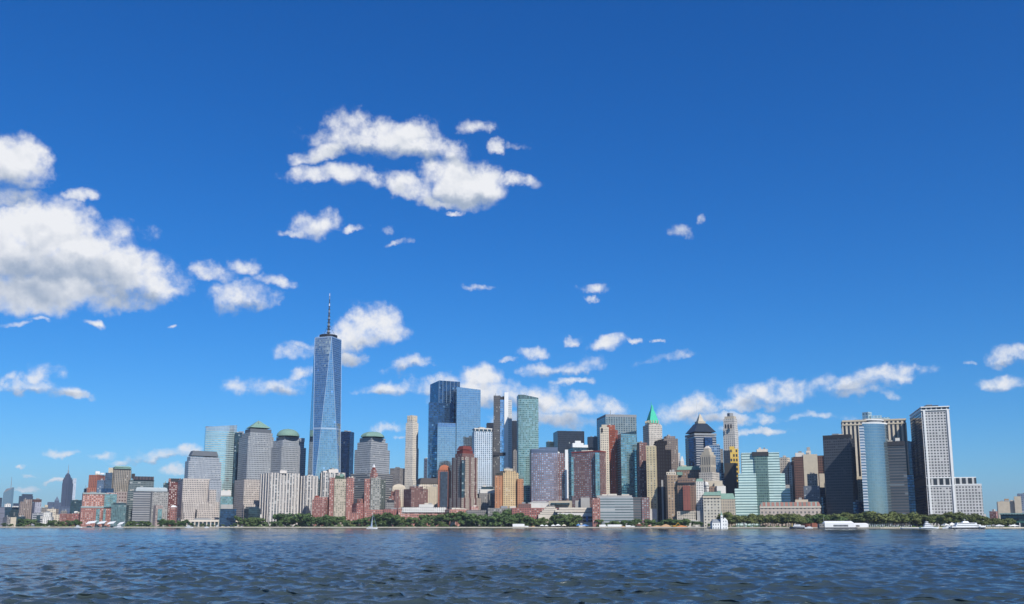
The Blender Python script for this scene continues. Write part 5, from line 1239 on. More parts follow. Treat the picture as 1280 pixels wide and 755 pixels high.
o = mb.build('sea_wall'); tag(o, 'long tan stone sea wall along the whole waterline', 'sea wall')

# ---- trees ------------------------------------------------------------------------------
def leafmat(name, c1, c2):
    m = M(name); g = m.n.new('ShaderNodeNewGeometry'); oi = m.n.new('ShaderNodeObjectInfo')
    nz = m.noise(g.outputs['Position'], .35, 3, .6)
    f = m.math('ADD', nz.outputs[0], m.math('MULTIPLY_ADD', oi.outputs['Random'], .7, -.35), clamp=True)
    m.set(m.p.inputs['Base Color'], m.mix(f, c1, c2)); m.p.inputs['Roughness'].default_value = .75; m.p.inputs['Specular IOR Level'].default_value = .15
    return m.m
leafd = leafmat('dark_green_leaves', (.040, .082, .026, 1), (.125, .180, .062, 1))
leafo = leafmat('olive_green_leaves', (.076, .100, .030, 1), (.170, .190, .064, 1))
leafm = leafmat('mid_green_leaves', (.050, .088, .028, 1), (.125, .170, .056, 1))
bark = plain('pale_bark', (.20, .17, .13, 1), .95)
def crown_mesh(seed, leaf, low):
    r = random.Random(seed); v, f = [], []
    lobes = []
    for i in range(12):
        a = r.uniform(0, 6.28); d = r.uniform(.0, .30) ** .8
        lobes.append((math.cos(a) * d, math.sin(a) * d, r.uniform(low, .84), r.uniform(.13, .22)))
    for (lx, ly, lz, lr) in lobes:
        for k in range(70):
            th = math.acos(r.uniform(-.8, 1)); ph = r.uniform(0, 6.28); q_ = lr * r.uniform(.55, 1.10)
            c_ = Vector((lx + q_ * math.sin(th) * math.cos(ph), ly + q_ * math.sin(th) * math.sin(ph), lz + q_ * math.cos(th) * .85))
            n_ = Vector((math.sin(th) * math.cos(ph) + r.uniform(-.6, .6), math.sin(th) * math.sin(ph) + r.uniform(-.6, .6), math.cos(th) + r.uniform(-.3, .7))).normalized()
            t_ = n_.orthogonal().normalized(); b_ = n_.cross(t_); s_ = r.uniform(.028, .055); b0 = len(v)
            for (p, q2) in ((-1, -.6), (1, -.7), (.8, .8), (-.6, 1)): v.append(tuple(c_ + t_ * p * s_ + b_ * q2 * s_))
            f.append((b0, b0 + 1, b0 + 2, b0 + 3))
    me = bpy.data.meshes.new('crown'); me.from_pydata(v, [], f); me.materials.append(leaf); return me
def trunk_mesh(seed):
    r = random.Random(seed); mb = MB(); mb.tube((0, 0, -.02), (.01, 0, .42), .022, .016, bark, 6)
    for i in range(5):
        a = r.uniform(0, 6.28); mb.tube((.01, 0, r.uniform(.25, .42)), (.22 * math.cos(a), .22 * math.sin(a), r.uniform(.55, .7)), .012, .005, bark, 5)
    me = bpy.data.meshes.new('trunk'); me.from_pydata(mb.v, [], mb.f); me.materials.append(bark); return me
trunks = [trunk_mesh(i) for i in range(3)]
crowns = {n: [crown_mesh(s + 10 * j, m_, .44 if n == 'o' else .20) for s in range(5)] for j, (n, m_) in enumerate((('d', leafd), ('o', leafo), ('m', leafm)))}
tr = random.Random(5)
def tree(px, off, hpx, kind, label, group, wide=1.0):
    Y = shore(px) + off; X, _, _ = at(px, 657, Y)
    h = hpx * Y / 1131.0 * tr.uniform(.74, 1.16)
    o = bpy.data.objects.new('tree', None); C.objects.link(o); o.location = (X, Y, GZ); o.rotation_euler.z = tr.uniform(0, 6.28)
    w = h * tr.uniform(.95, 1.2) * wide; o.scale = (w, w, h)
    tag(o, label, 'tree', group)
    for part, me in (('trunk', tr.choice(trunks)), ('crown', tr.choice(crowns[kind]))):
        c_ = bpy.data.objects.new(part, me); C.objects.link(c_); c_.parent = o
ONES = 'first second third fourth fifth sixth seventh eighth ninth tenth eleventh twelfth thirteenth fourteenth fifteenth sixteenth seventeenth eighteenth nineteenth'.split()
def ordinal(i):
    """0 -> first, 20 -> twenty-first"""
    n = i + 1
    if n < 20: return ONES[n - 1]
    tens = ['twent', 'thirt', 'fort'][n // 10 - 2]
    return tens + 'ieth' if n % 10 == 0 else tens + 'y-' + ONES[n % 10 - 1]
def row(x0, x1, n, h0, h1, kind, adj, place, off=(18, 45), wide=1.0):
    n = max(3, round(n * .70))
    for i in range(n):
        t = (i + tr.uniform(.15, .85)) / n
        kk = kind if len(kind) == 1 else tr.choice(kind)
        tree(x0 + (x1 - x0) * t, tr.uniform(*off), tr.uniform(h0, h1), kk, f'{ordinal(i)} {adj} tree from the left {place}', f'{adj} trees {place}', wide * 1.1)
T = [
 (2, 24, 5, 3, 5, 'd', 'small dark', 'at the far left shore', (18, 40), 1.3),
 (22, 42, 5, 9, 13, 'd', 'dark', 'before the taupe apartment tower', (18, 40), 1.1),
 (44, 64, 7, 4.5, 6.5, 'd', 'low dark', 'below the bright cream stepped buildings', (18, 40), 1.4),
 (62, 102, 11, 7.5, 11, 'dm', 'round dark', 'left of the white ferry canopies', (18, 45), 1.1),
 (156, 190, 9, 5.5, 8, 'dm', 'small', 'before the curved-roof grey offices', (18, 45), 1.1),
 (198, 239, 13, 7.5, 11, 'd', 'dark green', 'below the red brick shaft', (18, 45), 1.15),
 (240, 300, 10, 2.5, 4.5, 'dm', 'small clipped', 'before the stone colonnade', (50, 70), 1.2),
 (300, 327, 9, 8, 16, 'm', 'pale green', 'just left of the widest ribbed slab', (18, 50), 1.1),
 (322, 352, 9, 6, 9, 'd', 'low', 'at the foot of the widest ribbed slab', (18, 40), 1.1),
 (348, 378, 11, 13, 19, 'd', 'tall dark', 'between ribbed slab and museum roof', (20, 60), 1.15),
 (378, 415, 13, 12, 18, 'd', 'dark', 'below the pinkish stepped brick block', (20, 40), 1.15),
 (414, 458, 15, 8, 15, 'dm', 'green', 'on the shore left of the sailboat', (18, 50), 1.05),
 (466, 492, 11, 12, 17, 'dm', 'tall green', 'just right of the sailboat', (18, 50), 1.1),
 (490, 560, 22, 9, 17, 'dm', 'green', 'before the cream-topped terrace', (18, 50), 1.05),
 (570, 648, 32, 15, 21, 'd', 'dense dark', 'under the yellow brick tower', (20, 75), 1.1),
 (644, 684, 15, 11, 16, 'm', 'mid-green', 'left of the stepped memorial', (18, 40), 1.1),
 (690, 721, 11, 13, 18, 'm', 'mid-green', 'before the white museum wing', (18, 40), 1.15),
 (748, 795, 14, 7, 11, 'dm', 'small', 'before the pale banded block', (25, 50), 1.1),
 (794, 858, 18, 6, 12, 'd', 'low dark', 'at the foot of the netted tower', (22, 50), 1.2),
 (855, 892, 6, 5, 11, 'd', 'dark', 'close left of the white pier house', (18, 45), 1.0),
 (908, 1000, 42, 12, 18.5, 'o', 'olive park', 'before the aqua tower', (22, 90), 1.25),
 (992, 1062, 34, 11, 18, 'od', 'park', 'below the charcoal slab tower', (22, 95), 1.25),
 (1058, 1150, 44, 14, 19.5, 'o', 'olive park', 'below the curved blue tower', (22, 95), 1.25),
 (1146, 1225, 36, 12.5, 18, 'o', 'olive park', 'below the tall gridded tower', (22, 95), 1.25),
 (1222, 1266, 18, 8, 14, 'o', 'low olive', 'before the green glass terminal', (18, 50), 1.25),
]
for a_ in T: row(*a_)

# ---- low hedges, planting: one shaggy mass --------------------------------------------------
v, f = [], []; r = random.Random(3)
for px0, px1, dens_, hh_ in ((20, 100, 40, 3), (155, 240, 40, 3), (300, 640, 60, 5.0), (640, 720, 10, 2), (750, 860, 36, 3.5), (905, 1265, 20, 2.4)):
    for i in range(int((px1 - px0) * dens_)):
        px = r.uniform(px0, px1); Y = shore(px) + r.uniform(20, 34); X = at(px, 657, Y)[0]; z = GZ + r.uniform(0, 1) ** 1.4 * hh_ * (0.6 + .5 * math.sin(px * .7))
        n_ = Vector((r.uniform(-1, 1), -r.uniform(.2, 1), r.uniform(0, 1))).normalized(); t_ = n_.orthogonal().normalized(); b_ = n_.cross(t_); s_ = r.uniform(.35, .8); b0 = len(v); c_ = Vector((X, Y, z))
        for (p, q2) in ((-1, -.6), (1, -.7), (.8, .8), (-.6, 1)): v.append(tuple(c_ + t_ * p * s_ + b_ * q2 * s_))
        f.append((b0, b0 + 1, b0 + 2, b0 + 3))
o = mesh_obj('shrubbery', v, f, [leafd]); tag(o, 'low green shrubbery along the waterfront promenade', 'shrubbery', kind='stuff')
# ================================================================ things on the shore and on the water
orange = plain('orange_paint', c8(225, 120, 40, .75), .6); sandm = plain('sand_heap', c8(215, 175, 135, .65), .95, scale=.4)
tentw = plain('white_tent_cloth', (.72, .72, .71, 1), .85, var=.06); bluem = plain('blue_tarp', c8(85, 140, 205, .7), .7)
hullw = plain('white_hull', (.76, .77, .78, 1), .35, var=.05, spec=.5); hullb = plain('navy_hull', (.015, .022, .05, 1), .35, spec=.5); winm = plain('dark_cabin_glass', (.02, .03, .045, 1), .1, spec=.6)
skin = plain('pale_canvas_blue', c8(165, 190, 220, .7), .8)

class T_:
    """a small thing placed by where it stands; local axes: x along the shore, y away from the camera"""
    def __init__(s, name, label, cat, px, off, group=None, z=GZ, rot=0.0):
        s.Y = shore(px) + off; X = at(px, 657, s.Y)[0]; s.loc = (X, s.Y, z); s.k = s.Y / 1131.0
        s.o = bpy.data.objects.new(name, None); C.objects.link(s.o); s.o.location = s.loc; s.o.rotation_euler.z = rot; tag(s.o, label, cat, group)
    def add(s, mb, part, parent=None):
        o = mesh_obj(part, mb.v, mb.f, mb.mats, mb.mi, mb.uv, parent or s.o); return o
def hull(mb, L_, W_, H_, m, z0=-.6, bow=1, n=10):
    """boat hull along x, bow at +x (or -x)"""
    rings = []
    for i in range(n + 1):
        t = i / n; x = (t - .5) * L_ * bow; w = W_ / 2 * (1 - max(0, (t - .45) / .55) ** 2.2) * (.86 + .14 * min(1, t * 4)); w = max(w, .03)
        sh = H_ * (1 + .28 * t * t); x2 = x + bow * (L_ * .05 * max(0, (t - .6)) / .4)
        rings.append([(x, -w * .55, z0), (x2, -w, sh * .5), (x2, -w, sh), (x2, w, sh), (x2, w, sh * .5), (x, w * .55, z0)])
    for a, c in zip(rings, rings[1:]):
        for j in range(5):
            q_ = [a[j], c[j], c[j + 1], a[j + 1]]; mb.face(q_ if bow > 0 else q_[::-1], m)
    for e in (rings[0], rings[-1]): mb.face(e, m)
def motorboat(px, off, L_, label, rot=0.0, bow=1, cabin=1, group=None, hm=None, name='motorboat', cat='boat', H_=1.5, flag=False):
    t = T_(name, label, cat, px, off, group, z=0.35, rot=rot); W_ = L_ * .27
    mb = MB(); hull(mb, L_, W_, H_, hm or hullw, bow=bow); t.add(mb, 'hull')
    z = H_
    for k in range(cabin):
        l0, l1 = -L_ * (.30 - .05 * k) * bow, L_ * (.22 - .13 * k) * bow; x0, x1 = min(l0, l1), max(l0, l1); w = W_ * (.36 - .05 * k); hh = L_ * .085 + .5
        A = [(x0, -w), (x1, -w), (x1, w), (x0, w)]; k2 = .9
        mb = MB(); mb.loft(A, z - .1, scl(A, k2), z + hh, hullw, hullw); c_ = t.add(mb, 'cabin')
        mb = MB(); Q = scl(A, .975); mb.loft(scl(A, 1.004), z + hh * .38, scl(A, .952), z + hh * .72, winm, None); t.add(mb, 'window_band', c_); z += hh
    mb = MB(); mb.tube((-L_ * .1 * bow, 0, z - .1), (-L_ * .14 * bow, 0, z + L_ * .10 + .5), .09, .05, whitep, 5); t.add(mb, 'mast')
    if flag: mb = MB(); mb.box(-L_ * .46 - .1, -L_ * .46 + .1, -.05, .05, H_, H_ + 3, whitep); t.add(mb, 'flagstaff')
    return t
motorboat(98, -28, 17, 'white cabin boat moored left of the ferry tents', cabin=2, bow=1)
motorboat(148.5, -20, 19, 'white two-deck boat at the right end of the ferry tents', cabin=2, bow=-1, H_=1.8)
motorboat(236.5, -24, 17, 'white motor yacht lying before the stone stepped base', cabin=2, bow=1)
motorboat(258.5, -16, 9, 'small blue-white motorboat at the entrance of the basin', cabin=1, bow=-1)
motorboat(265, 26, 10, 'cream day boat, first moored boat inside the basin', cabin=1, hm=plain('cream_hull', c8(225, 205, 165, .7), .4))
motorboat(271, 22, 12, 'white boat with tall cabin, middle of the basin moorings', cabin=3, bow=-1)
motorboat(279, 28, 14, 'red-brown hulled boat among the basin moorings', cabin=1, hm=plain('red_brown_hull', c8(150, 80, 60, .6), .4))
motorboat(286, 24, 10, 'small white boat right of the red-brown hulled one', cabin=1)
motorboat(295, 18, 12, 'white motorboat below the pale glazed basin corner', cabin=1, bow=-1)
motorboat(302.5, 20, 10, 'rightmost small white boat in the basin', cabin=1)
# sailing boat
t = T_('sailboat', 'white sailboat with furled pale blue sail on the open water', 'sailboat', 465, -520, z=0.2)
mb = MB(); hull(mb, 15.5, 4.0, 1.3, hullw, bow=1); h_ = t.add(mb, 'hull')
A = [(-4, -1.1), (2.4, -1.1), (2.4, 1.1), (-4, 1.1)]; mb = MB(); mb.loft(A, 1.2, scl(A, .85), 2.0, hullw, hullw); c_ = t.add(mb, 'cabin')
mb = MB(); mb.loft(scl(A, .98), 1.45, scl(A, .93), 1.75, winm); t.add(mb, 'window_band', c_)
mb = MB(); mb.tube((.6, 0, 1.8), (.6, 0, 26), .18, .10, whitep, 6); t.add(mb, 'mast')
mb = MB(); mb.tube((.6, 0, 3.0), (-5.6, 0, 3.0), .12, .10, whitep, 6); t.add(mb, 'boom')
mb = MB(); mb.tube((.4, 0, 3.4), (-5.3, 0, 3.3), .38, .22, skin, 8); t.add(mb, 'furled_sail')
mb = MB(); mb.tube((7.4, 0, 1.8), (1.0, 0, 22), .22, .10, skin, 7); t.add(mb, 'furled_jib')
# a partly set mainsail seen almost edge-on
mb = MB()
for i in range(6):
    z0_, z1_ = 3.6 + i * 2.6, 3.6 + (i + 1) * 2.6; w0, w1 = 2.4 * (1 - i / 6.5), 2.4 * (1 - (i + 1) / 6.5); y0, y1 = .5 * math.sin(i * .5), .5 * math.sin((i + 1) * .5)
    P0 = [(.4, -.04), (.4, .04), (.4 - w0, y0 + .04), (.4 - w0, y0 - .04)]; P1_ = [(.4, -.04), (.4, .04), (.4 - w1, y1 + .04), (.4 - w1, y1 - .04)]
    mb.loft(P0, z0_, P1_, z1_, skin, skin)
t.add(mb, 'mainsail')
for s_ in (-1, 1):
    mb = MB(); mb.tube((.5, s_ * 1.8, 1.3), (.6, 0, 20), .04, .03, greym, 4); t.add(mb, 'stay')
# east side vessels
t = T_('tugboat', 'navy-hulled white workboat moored before the park trees', 'boat', 997, -16, z=0.3)
mb = MB(); hull(mb, 26, 6.5, 2.2, hullb, bow=-1); t.add(mb, 'hull')
for (a, c, z0_, z1_) in ((-8, 11, 2.1, 4.6), (-6, 4, 4.6, 6.9)):
    mb = MB(); mb.box(a, c, -2, 2, z0_, z1_, hullw); c_ = t.add(mb, 'deckhouse'); mb = MB(); mb.box(a + .6, c - .6, -2.06, 2.06, z0_ + .9, z0_ + 1.7, winm); t.add(mb, 'window_band', c_)
mb = MB(); mb.tube((-9, 0, 2), (-9, 0, 9), .5, .4, plain('yellow_funnel', c8(225, 190, 90, .7)), 8); t.add(mb, 'funnel')
motorboat(1011, -12, 13, 'small white launch right of the navy-hulled workboat', cabin=1, bow=-1)
motorboat(1161, -60, 28, 'large white motor yacht heading right before the park', cabin=3, bow=1, H_=2.2)
motorboat(1138, -40, 30, 'long low white open boat left of the large motor yacht', cabin=0, bow=1, H_=1.3)
t = T_('ferry', 'long white two-deck ferry moored below the gridded tower wing', 'ferry', 1209, -26, z=.3)
mb = MB(); hull(mb, 54, 11, 3.0, hullb, bow=1, z0=-.4); t.add(mb, 'hull'); mb = MB(); hull(mb, 54.3, 11.3, 3.3, hullw, z0=1.0, bow=1); t.add(mb, 'upper_hull')
for (a, c, z0_, z1_, w) in ((-20, 20, 3.2, 6.4, 4.8), (-18, 14, 6.4, 9.2, 4.4)):
    mb = MB(); A = [(a, -w), (c, -w), (c, w), (a, w)]; mb.loft(A, z0_, scl(A, .98), z1_, hullw, hullw); c_ = t.add(mb, 'deck'); mb = MB(); mb.box(a + 1.5, c - 3, -w - .05, w + .05, z0_ + 1.2, z0_ + 2.0, winm); t.add(mb, 'window_band', c_)
mb = MB(); A = [(-8, -2.5), (2, -2.5), (2, 2.5), (-8, 2.5)]; mb.loft(A, 9.2, scl(A, .8), 11.8, hullw, hullw); t.add(mb, 'wheelhouse')
mb = MB(); mb.tube((-3, 0, 11.5), (-4, 0, 15.5), .35, .15, whitep, 6); mb.tube((-5.5, 0, 14), (-1.5, 0, 14), .15, .15, whitep, 5); t.add(mb, 'mast')
motorboat(1184, -14, 15, 'grey-white ferry boat tied up left of the long ferry', cabin=2, bow=-1, H_=2.0)

# white tents of the ferry landing: four-cornered peaked canopies on posts
for i, px in enumerate((114, 127, 139, 151)):
    w = (21, 17, 16, 12)[i]
    t = T_('canopy_tent', ['white peaked ferry canopy, leftmost and widest of the row', 'white peaked ferry canopy, second from the left', 'white peaked ferry canopy, third from the left', 'small white peaked ferry canopy at the right end of the row'][i], 'canopy', px, -4, 'white canopies of the ferry landing', z=1.2)
    mb = MB(); hh = (12, 11.5, 11, 9.5)[i]; N_ = 8
    A = [(-w / 2, -7), (w / 2, -7), (w / 2, 7), (-w / 2, 7)]
    zs_ = [hh - 4.6, hh - 2.2, hh + 3.2, hh + 1.2]
    mb.face([(A[0][0], A[0][1], zs_[0]), (A[1][0], A[1][1], zs_[1]), (0, 0, hh - .4)], tentw); mb.face([(A[1][0], A[1][1], zs_[1]), (A[2][0], A[2][1], zs_[2]), (0, 0, hh - .4)], tentw)
    mb.face([(A[2][0], A[2][1], zs_[2]), (A[3][0], A[3][1], zs_[3]), (0, 0, hh - .4)], tentw); mb.face([(A[3][0], A[3][1], zs_[3]), (A[0][0], A[0][1], zs_[0]), (0, 0, hh - .4)], tentw)
    for (x, y), z_ in zip(A, zs_): mb.box(min(x, x * .96), max(x, x * .96), y - .15, y + .15, z_ - .5, z_ + .05, tentw)
    t.add(mb, 'fabric_roof')
    for (x, y), z_ in zip(A, zs_): mb = MB(); mb.tube((x * .97, y * .95, 0), (x * .97, y * .95, z_), .18, .18, greym, 6); t.add(mb, 'post')
t = T_('floating_pier', 'grey floating ferry pier under the white canopies', 'pier', 130, -5, z=-.2)
mb = MB(); mb.box(-44, 44, -7, 7, -1, 1.4, greym, concm); t.add(mb, 'deck')
for i in range(5): mb = MB(); mb.box(-38 + i * 18, -30 + i * 18, -3, 3, 1.4, 4.4, f_dteal, darkm); t.add(mb, 'shelter')

# trucks, vans, tents by the southern esplanade
wheelm = plain('black_tyre', (.02, .02, .02, 1), .9)
def truck(px, off, L_, label, van=False, m_=None, H_=3.6):
    t = T_('van' if van else 'box_truck', label, 'van' if van else 'truck', px, off); m_ = m_ or whitep
    mb = MB()
    if van:
        mb.box(-L_ / 2, L_ / 2 - 1.2, -1, 1, .5, 2.4, m_); A = [(L_ / 2 - 1.2, -1), (L_ / 2, -1), (L_ / 2, 1), (L_ / 2 - 1.2, 1)]; mb.loft(A, .5, A, 1.3, m_, m_)
        Q = [(L_ / 2 - 1.2, -.95), (L_ / 2 - .5, -.9), (L_ / 2 - .5, .9), (L_ / 2 - 1.2, .95)]; t.add(mb, 'body'); mb = MB(); mb.loft(Q, 1.3, [(L_ / 2 - 1.2, -.9), (L_ / 2 - 1.0, -.9), (L_ / 2 - 1.0, .9), (L_ / 2 - 1.2, .9)], 2.3, winm, m_); t.add(mb, 'windscreen')
    else:
        mb.box(-L_ / 2, L_ / 2 - 2.6, -1.25, 1.25, .9, H_, m_); t.add(mb, 'cargo_box'); mb = MB(); A = [(L_ / 2 - 2.4, -1.1), (L_ / 2, -1.1), (L_ / 2, 1.1), (L_ / 2 - 2.4, 1.1)]; mb.loft(A, .6, A, 1.6, m_); mb.loft(A, 1.6, [(L_ / 2 - 2.4, -1.1), (L_ / 2 - .5, -1.1), (L_ / 2 - .5, 1.1), (L_ / 2 - 2.4, 1.1)], 2.7, m_, m_); t.add(mb, 'cab')
        mb = MB(); mb.box(L_ / 2 - 1.9, L_ / 2 - .7, -1.14, 1.14, 1.65, 2.3, winm); t.add(mb, 'window')
    for x in (-L_ * .3, L_ * .33):
        for y in (-1.05, 1.05): mb = MB(); mb.tube((x, y - .15, .5), (x, y + .15, .5), .5, .5, wheelm, 12); t.add(mb, 'wheel')
truck(649, 6, 26, 'very long white trailer parked left of the shore trees', H_=6.4)
truck(659, 8, 7, 'white van right of the long white trailer', van=True)
truck(754, 8, 15, 'white box truck at the foot of the pale banded block', H_=4.5)
truck(769, 8, 29, 'long white trailer truck before the pale banded block', H_=5.0)
truck(786, 9, 12, 'short white truck right of the long trailer', H_=3.6)
truck(792.5, 9, 7, 'small white van beside the brown-roofed kiosk', van=True)
truck(667, 9, 7, 'tan van parked in the shade left of the small tents', van=True, m_=sandm)
truck(755, 14, 7, 'white van at the right end of the white museum', van=True)
def tent(px, off, w, h, label, m_=tentw, group='small tents and awnings on the esplanade'):
    t = T_('marquee', label, 'marquee', px, off, group); A = [(-w / 2, -3), (w / 2, -3), (w / 2, 3), (-w / 2, 3)]
    mb = MB(); mb.loft(A, h * .45, A, h * .62, m_); mb.loft(A, h * .62, scl(A, .06), h, m_, m_); t.add(mb, 'canopy')
    for x, y in A: mb = MB(); mb.tube((x * .96, y * .96, 0), (x * .96, y * .96, h * .5), .12, .12, greym, 5); t.add(mb, 'pole')
tent(677.5, 12, 8, 5, 'small white marquee, leftmost of those under the memorial trees'); tent(683, 14, 7, 4.6, 'small white marquee right of the leftmost one')
tent(691.5, 11, 8, 5, 'white marquee just below the stepped memorial'); tent(697.5, 11, 10, 6, 'widest white marquee under the memorial trees'); tent(705, 13, 8, 5.5, 'grey-white marquee in the shade left of the blue awning', stonem)
tent(723, 8, 8, 6.5, 'bright blue pointed marquee beside the white museum', bluem); tent(731, 8, 14, 5.5, 'wide pale blue awning before the white museum', bluem)
tent(727.5, 4, 13, 3.6, 'low white awning in front of the blue marquees'); tent(812, 6, 7, 4, 'small pink marquee on the bare ground before the netted tower', plain('pink_cloth', c8(235, 170, 150, .7)))
tent(1181, 30, 14, 7, 'white marquee behind the motor yacht at the park edge', tentw); tent(1190, 26, 10, 8, 'tall white marquee left of the moored ferry')
for i, px in enumerate((1249, 1267)): tent(px, 8, (14, 16)[i], 4.6, ['long white shelter at the right end of the park', 'long white shelter in front of the green glass terminal'][i])
t = T_('kiosk', 'brown-roofed round kiosk among the low shore trees', 'kiosk', 799, 10)
mb = MB(); mb.loft(ngon(0, 0, 4, 10), 0, ngon(0, 0, 4, 10), 3, stonem); t.add(mb, 'wall'); mb = MB(); mb.loft(ngon(0, 0, 8, 10), 3, ngon(0, 0, 3, 10), 6, plain('brown_tiles', c8(130, 80, 60, .6)), MATS['brown_tiles'], bot=True); t.add(mb, 'roof'); mb = MB(); mb.loft(ngon(0, 0, 2.6, 10), 6, ngon(0, 0, 1.6, 10), 8, crm, crm); t.add(mb, 'cupola')
# building site: heaps and an excavator
for i, (px, w, h, lab) in enumerate(((822, 30, 3.2, 'low sandy heap at the left of the waterfront building site'), (832, 26, 5.5, 'highest orange-tan earth heap of the building site'), (852, 26, 3.5, 'orange earth heap right of the excavator'), (780, 22, 2.2, 'low tan earth heap before the banded block'))):
    v, f = [], []; r = random.Random(i); K, J = 14, 5
    for j in range(J + 1):
        for k_ in range(K): a = 6.283 * k_ / K; q_ = 1 - j / J; v.append((w / 2 * q_ * math.cos(a) * r.uniform(.85, 1.1), 4 * q_ * math.sin(a), h * (1 - q_ ** 1.6) * r.uniform(.85, 1.1)))
    for j in range(J):
        for k_ in range(K): k2 = (k_ + 1) % K; f.append((j * K + k_, j * K + k2, (j + 1) * K + k2, (j + 1) * K + k_))
    Yh = shore(px) + 9; o = mesh_obj('earth_heap', v, f, [sandm if i != 2 else plain('orange_earth', c8(225, 150, 95, .65), .95)]); o.location = (at(px, 657, Yh)[0], Yh, GZ); tag(o, lab, 'earth heap', 'earth heaps on the waterfront building site')
t = T_('excavator', 'yellow-orange excavator on the waterfront building site', 'excavator', 843, 8); yl = plain('excavator_yellow', c8(230, 165, 50, .75), .5)
for y in (-1.6, 1.6): mb = MB(); mb.box(-3, 3, y - .5, y + .5, 0, 1.2, wheelm); t.add(mb, 'track')
mb = MB(); mb.box(-3, 2.4, -1.8, 1.8, 1.3, 3.2, yl); t.add(mb, 'body'); mb = MB(); mb.box(.6, 2.4, -1.6, .2, 3.2, 4.9, winm); t.add(mb, 'cab')
mb = MB(); mb.tube((2, 0, 2.8), (6.5, 0, 8), .5, .4, yl, 6); mb.tube((6.5, 0, 8), (10.5, 0, 4.2), .4, .3, yl, 6); t.add(mb, 'arm'); mb = MB(); mb.box(9.6, 11.2, -1, 1, 2.6, 4.2, darkm); t.add(mb, 'bucket')

# pier house: white, gabled, clock tower with a pale green spire
t = T_('pier_house', 'white gabled pier house with a slim clock tower at the water', 'pier house', 899, -4, z=1.6)
wp = plain('pier_house_white', (.78, .78, .76, 1), .7, var=.06); wpw = fac('white_clapboard_windows', (.76, .76, .74, 1), (.18, .22, .26, 1), 3.2, 4.6, .38, .5, lite=0)
A = [(-13.5, -6), (13, -6), (13, 10), (-13.5, 10)]; mb = MB(); mb.loft(A, -2, A, 9, wpw); t.add(mb, 'wall')
mb = MB(); mb.face([(-13.5, -6.6, 9), (4, -6.6, 9), (4, 2, 14.5), (-11, 2, 14.5)], plain('grey_shingle', c8(165, 172, 178, .6))); mb.face([(4, 10.6, 9), (-13.5, 10.6, 9), (-11, 2, 14.5), (4, 2, 14.5)], MATS['grey_shingle']); mb.face([(-13.5, 10.6, 9), (-13.5, -6.6, 9), (-11, 2, 14.5)], MATS['grey_shingle']); t.add(mb, 'roof')
mb = MB(); mb.loft([(4, -7.2), (13.6, -7.2), (13.6, 10.4), (4, 10.4)], -1.8, [(4, -7.2), (13.6, -7.2), (13.6, 10.4), (4, 10.4)], 12, wpw); t.add(mb, 'end_wing')
mb = MB(); mb.face([(4, -7.2, 12), (13.6, -7.2, 12), (8.8, -7.2, 17.5)], wp); mb.face([(13.6, -7.2, 12), (13.6, 10.4, 12), (8.8, 10.4, 17.5), (8.8, -7.2, 17.5)], MATS['grey_shingle']); mb.face([(4, 10.4, 12), (4, -7.2, 12), (8.8, -7.2, 17.5), (8.8, 10.4, 17.5)], MATS['grey_shingle']); mb.face([(13.6, 10.4, 12), (4, 10.4, 12), (8.8, 10.4, 17.5)], wp); t.add(mb, 'gable')
S_ = [(1.2, -8.4), (5.2, -8.4), (5.2, -4.4), (1.2, -4.4)]; mb = MB(); mb.loft(S_, -1.8, scl(S_, .86), 21, wp); tw = t.add(mb, 'tower')
mb = MB(); mb.tube((3.2, -8.28, 17.6), (3.2, -8.02, 17.6), 1.1, 1.1, darkm, 16); t.add(mb, 'clock', tw)
mb = MB(); mb.loft(scl(S_, 1.05), 21, scl(S_, 1.05), 21.7, wp, wp, bot=True); mb.loft(scl(S_, .8), 21.7, scl(S_, .55), 24, copper); mb.loft(scl(S_, .55), 24, scl(S_, .05), 28.5, copper, copper); t.add(mb, 'spire')
# white dock hall
t = T_('dock_hall', 'long bright white landing hall with pitched roof at the park edge', 'hall', 1049, -8, z=1.0)
mb = MB(); A = [(-26, -7), (22, -7), (22, 7), (-26, 7)]; mb.loft(A, -2, A, 8.2, tentw); mb.face([(-26, -7, 8.2), (22, -7, 8.2), (20, 0, 11.4), (-24, 0, 11.4)], tentw); mb.face([(22, 7, 8.2), (-26, 7, 8.2), (-24, 0, 11.4), (20, 0, 11.4)], tentw); mb.face([(-26, 7, 8.2), (-26, -7, 8.2), (-24, 0, 11.4)], tentw); mb.face([(22, -7, 8.2), (22, 7, 8.2), (20, 0, 11.4)], tentw); t.add(mb, 'main_hall')
mb = MB(); mb.box(-12, 12, -7.2, -7, 2.4, 5.4, fac('hall_window_strip', (.5, .5, .5, 1), (.05, .06, .08, 1), 1.6, 40, .8, 1, lite=0)); t.add(mb, 'window_strip')
mb = MB(); A = [(22, -6), (46, -6), (46, 6), (22, 6)]; mb.loft(A, -2, A, 6.4, tentw); mb.loft(A, 6.4, [(23, -1), (44, -1), (44, 1), (23, 1)], 8.2, tentw, tentw); t.add(mb, 'annex'); mb = MB(); mb.box(25, 31, -6.2, -6, 2, 5, f_grey); t.add(mb, 'annex_window')
mb = MB(); A = [(-34, -5), (-26.2, -5), (-26.2, 5), (-34, 5)]; mb.loft(A, -2, A, 7, f_grey, roofm); mb.tube((-27, -5.5, 1), (-27, -5.5, 17), .15, .1, whitep, 5); t.add(mb, 'grey_end')
mb = MB(); mb.box(-36, 48, -8.5, -7.3, -2, 1.2, darkm); t.add(mb, 'quay_fender')
t = T_('fort', 'low round red sandstone fort between the launch and white hall', 'fort', 1014, 22)
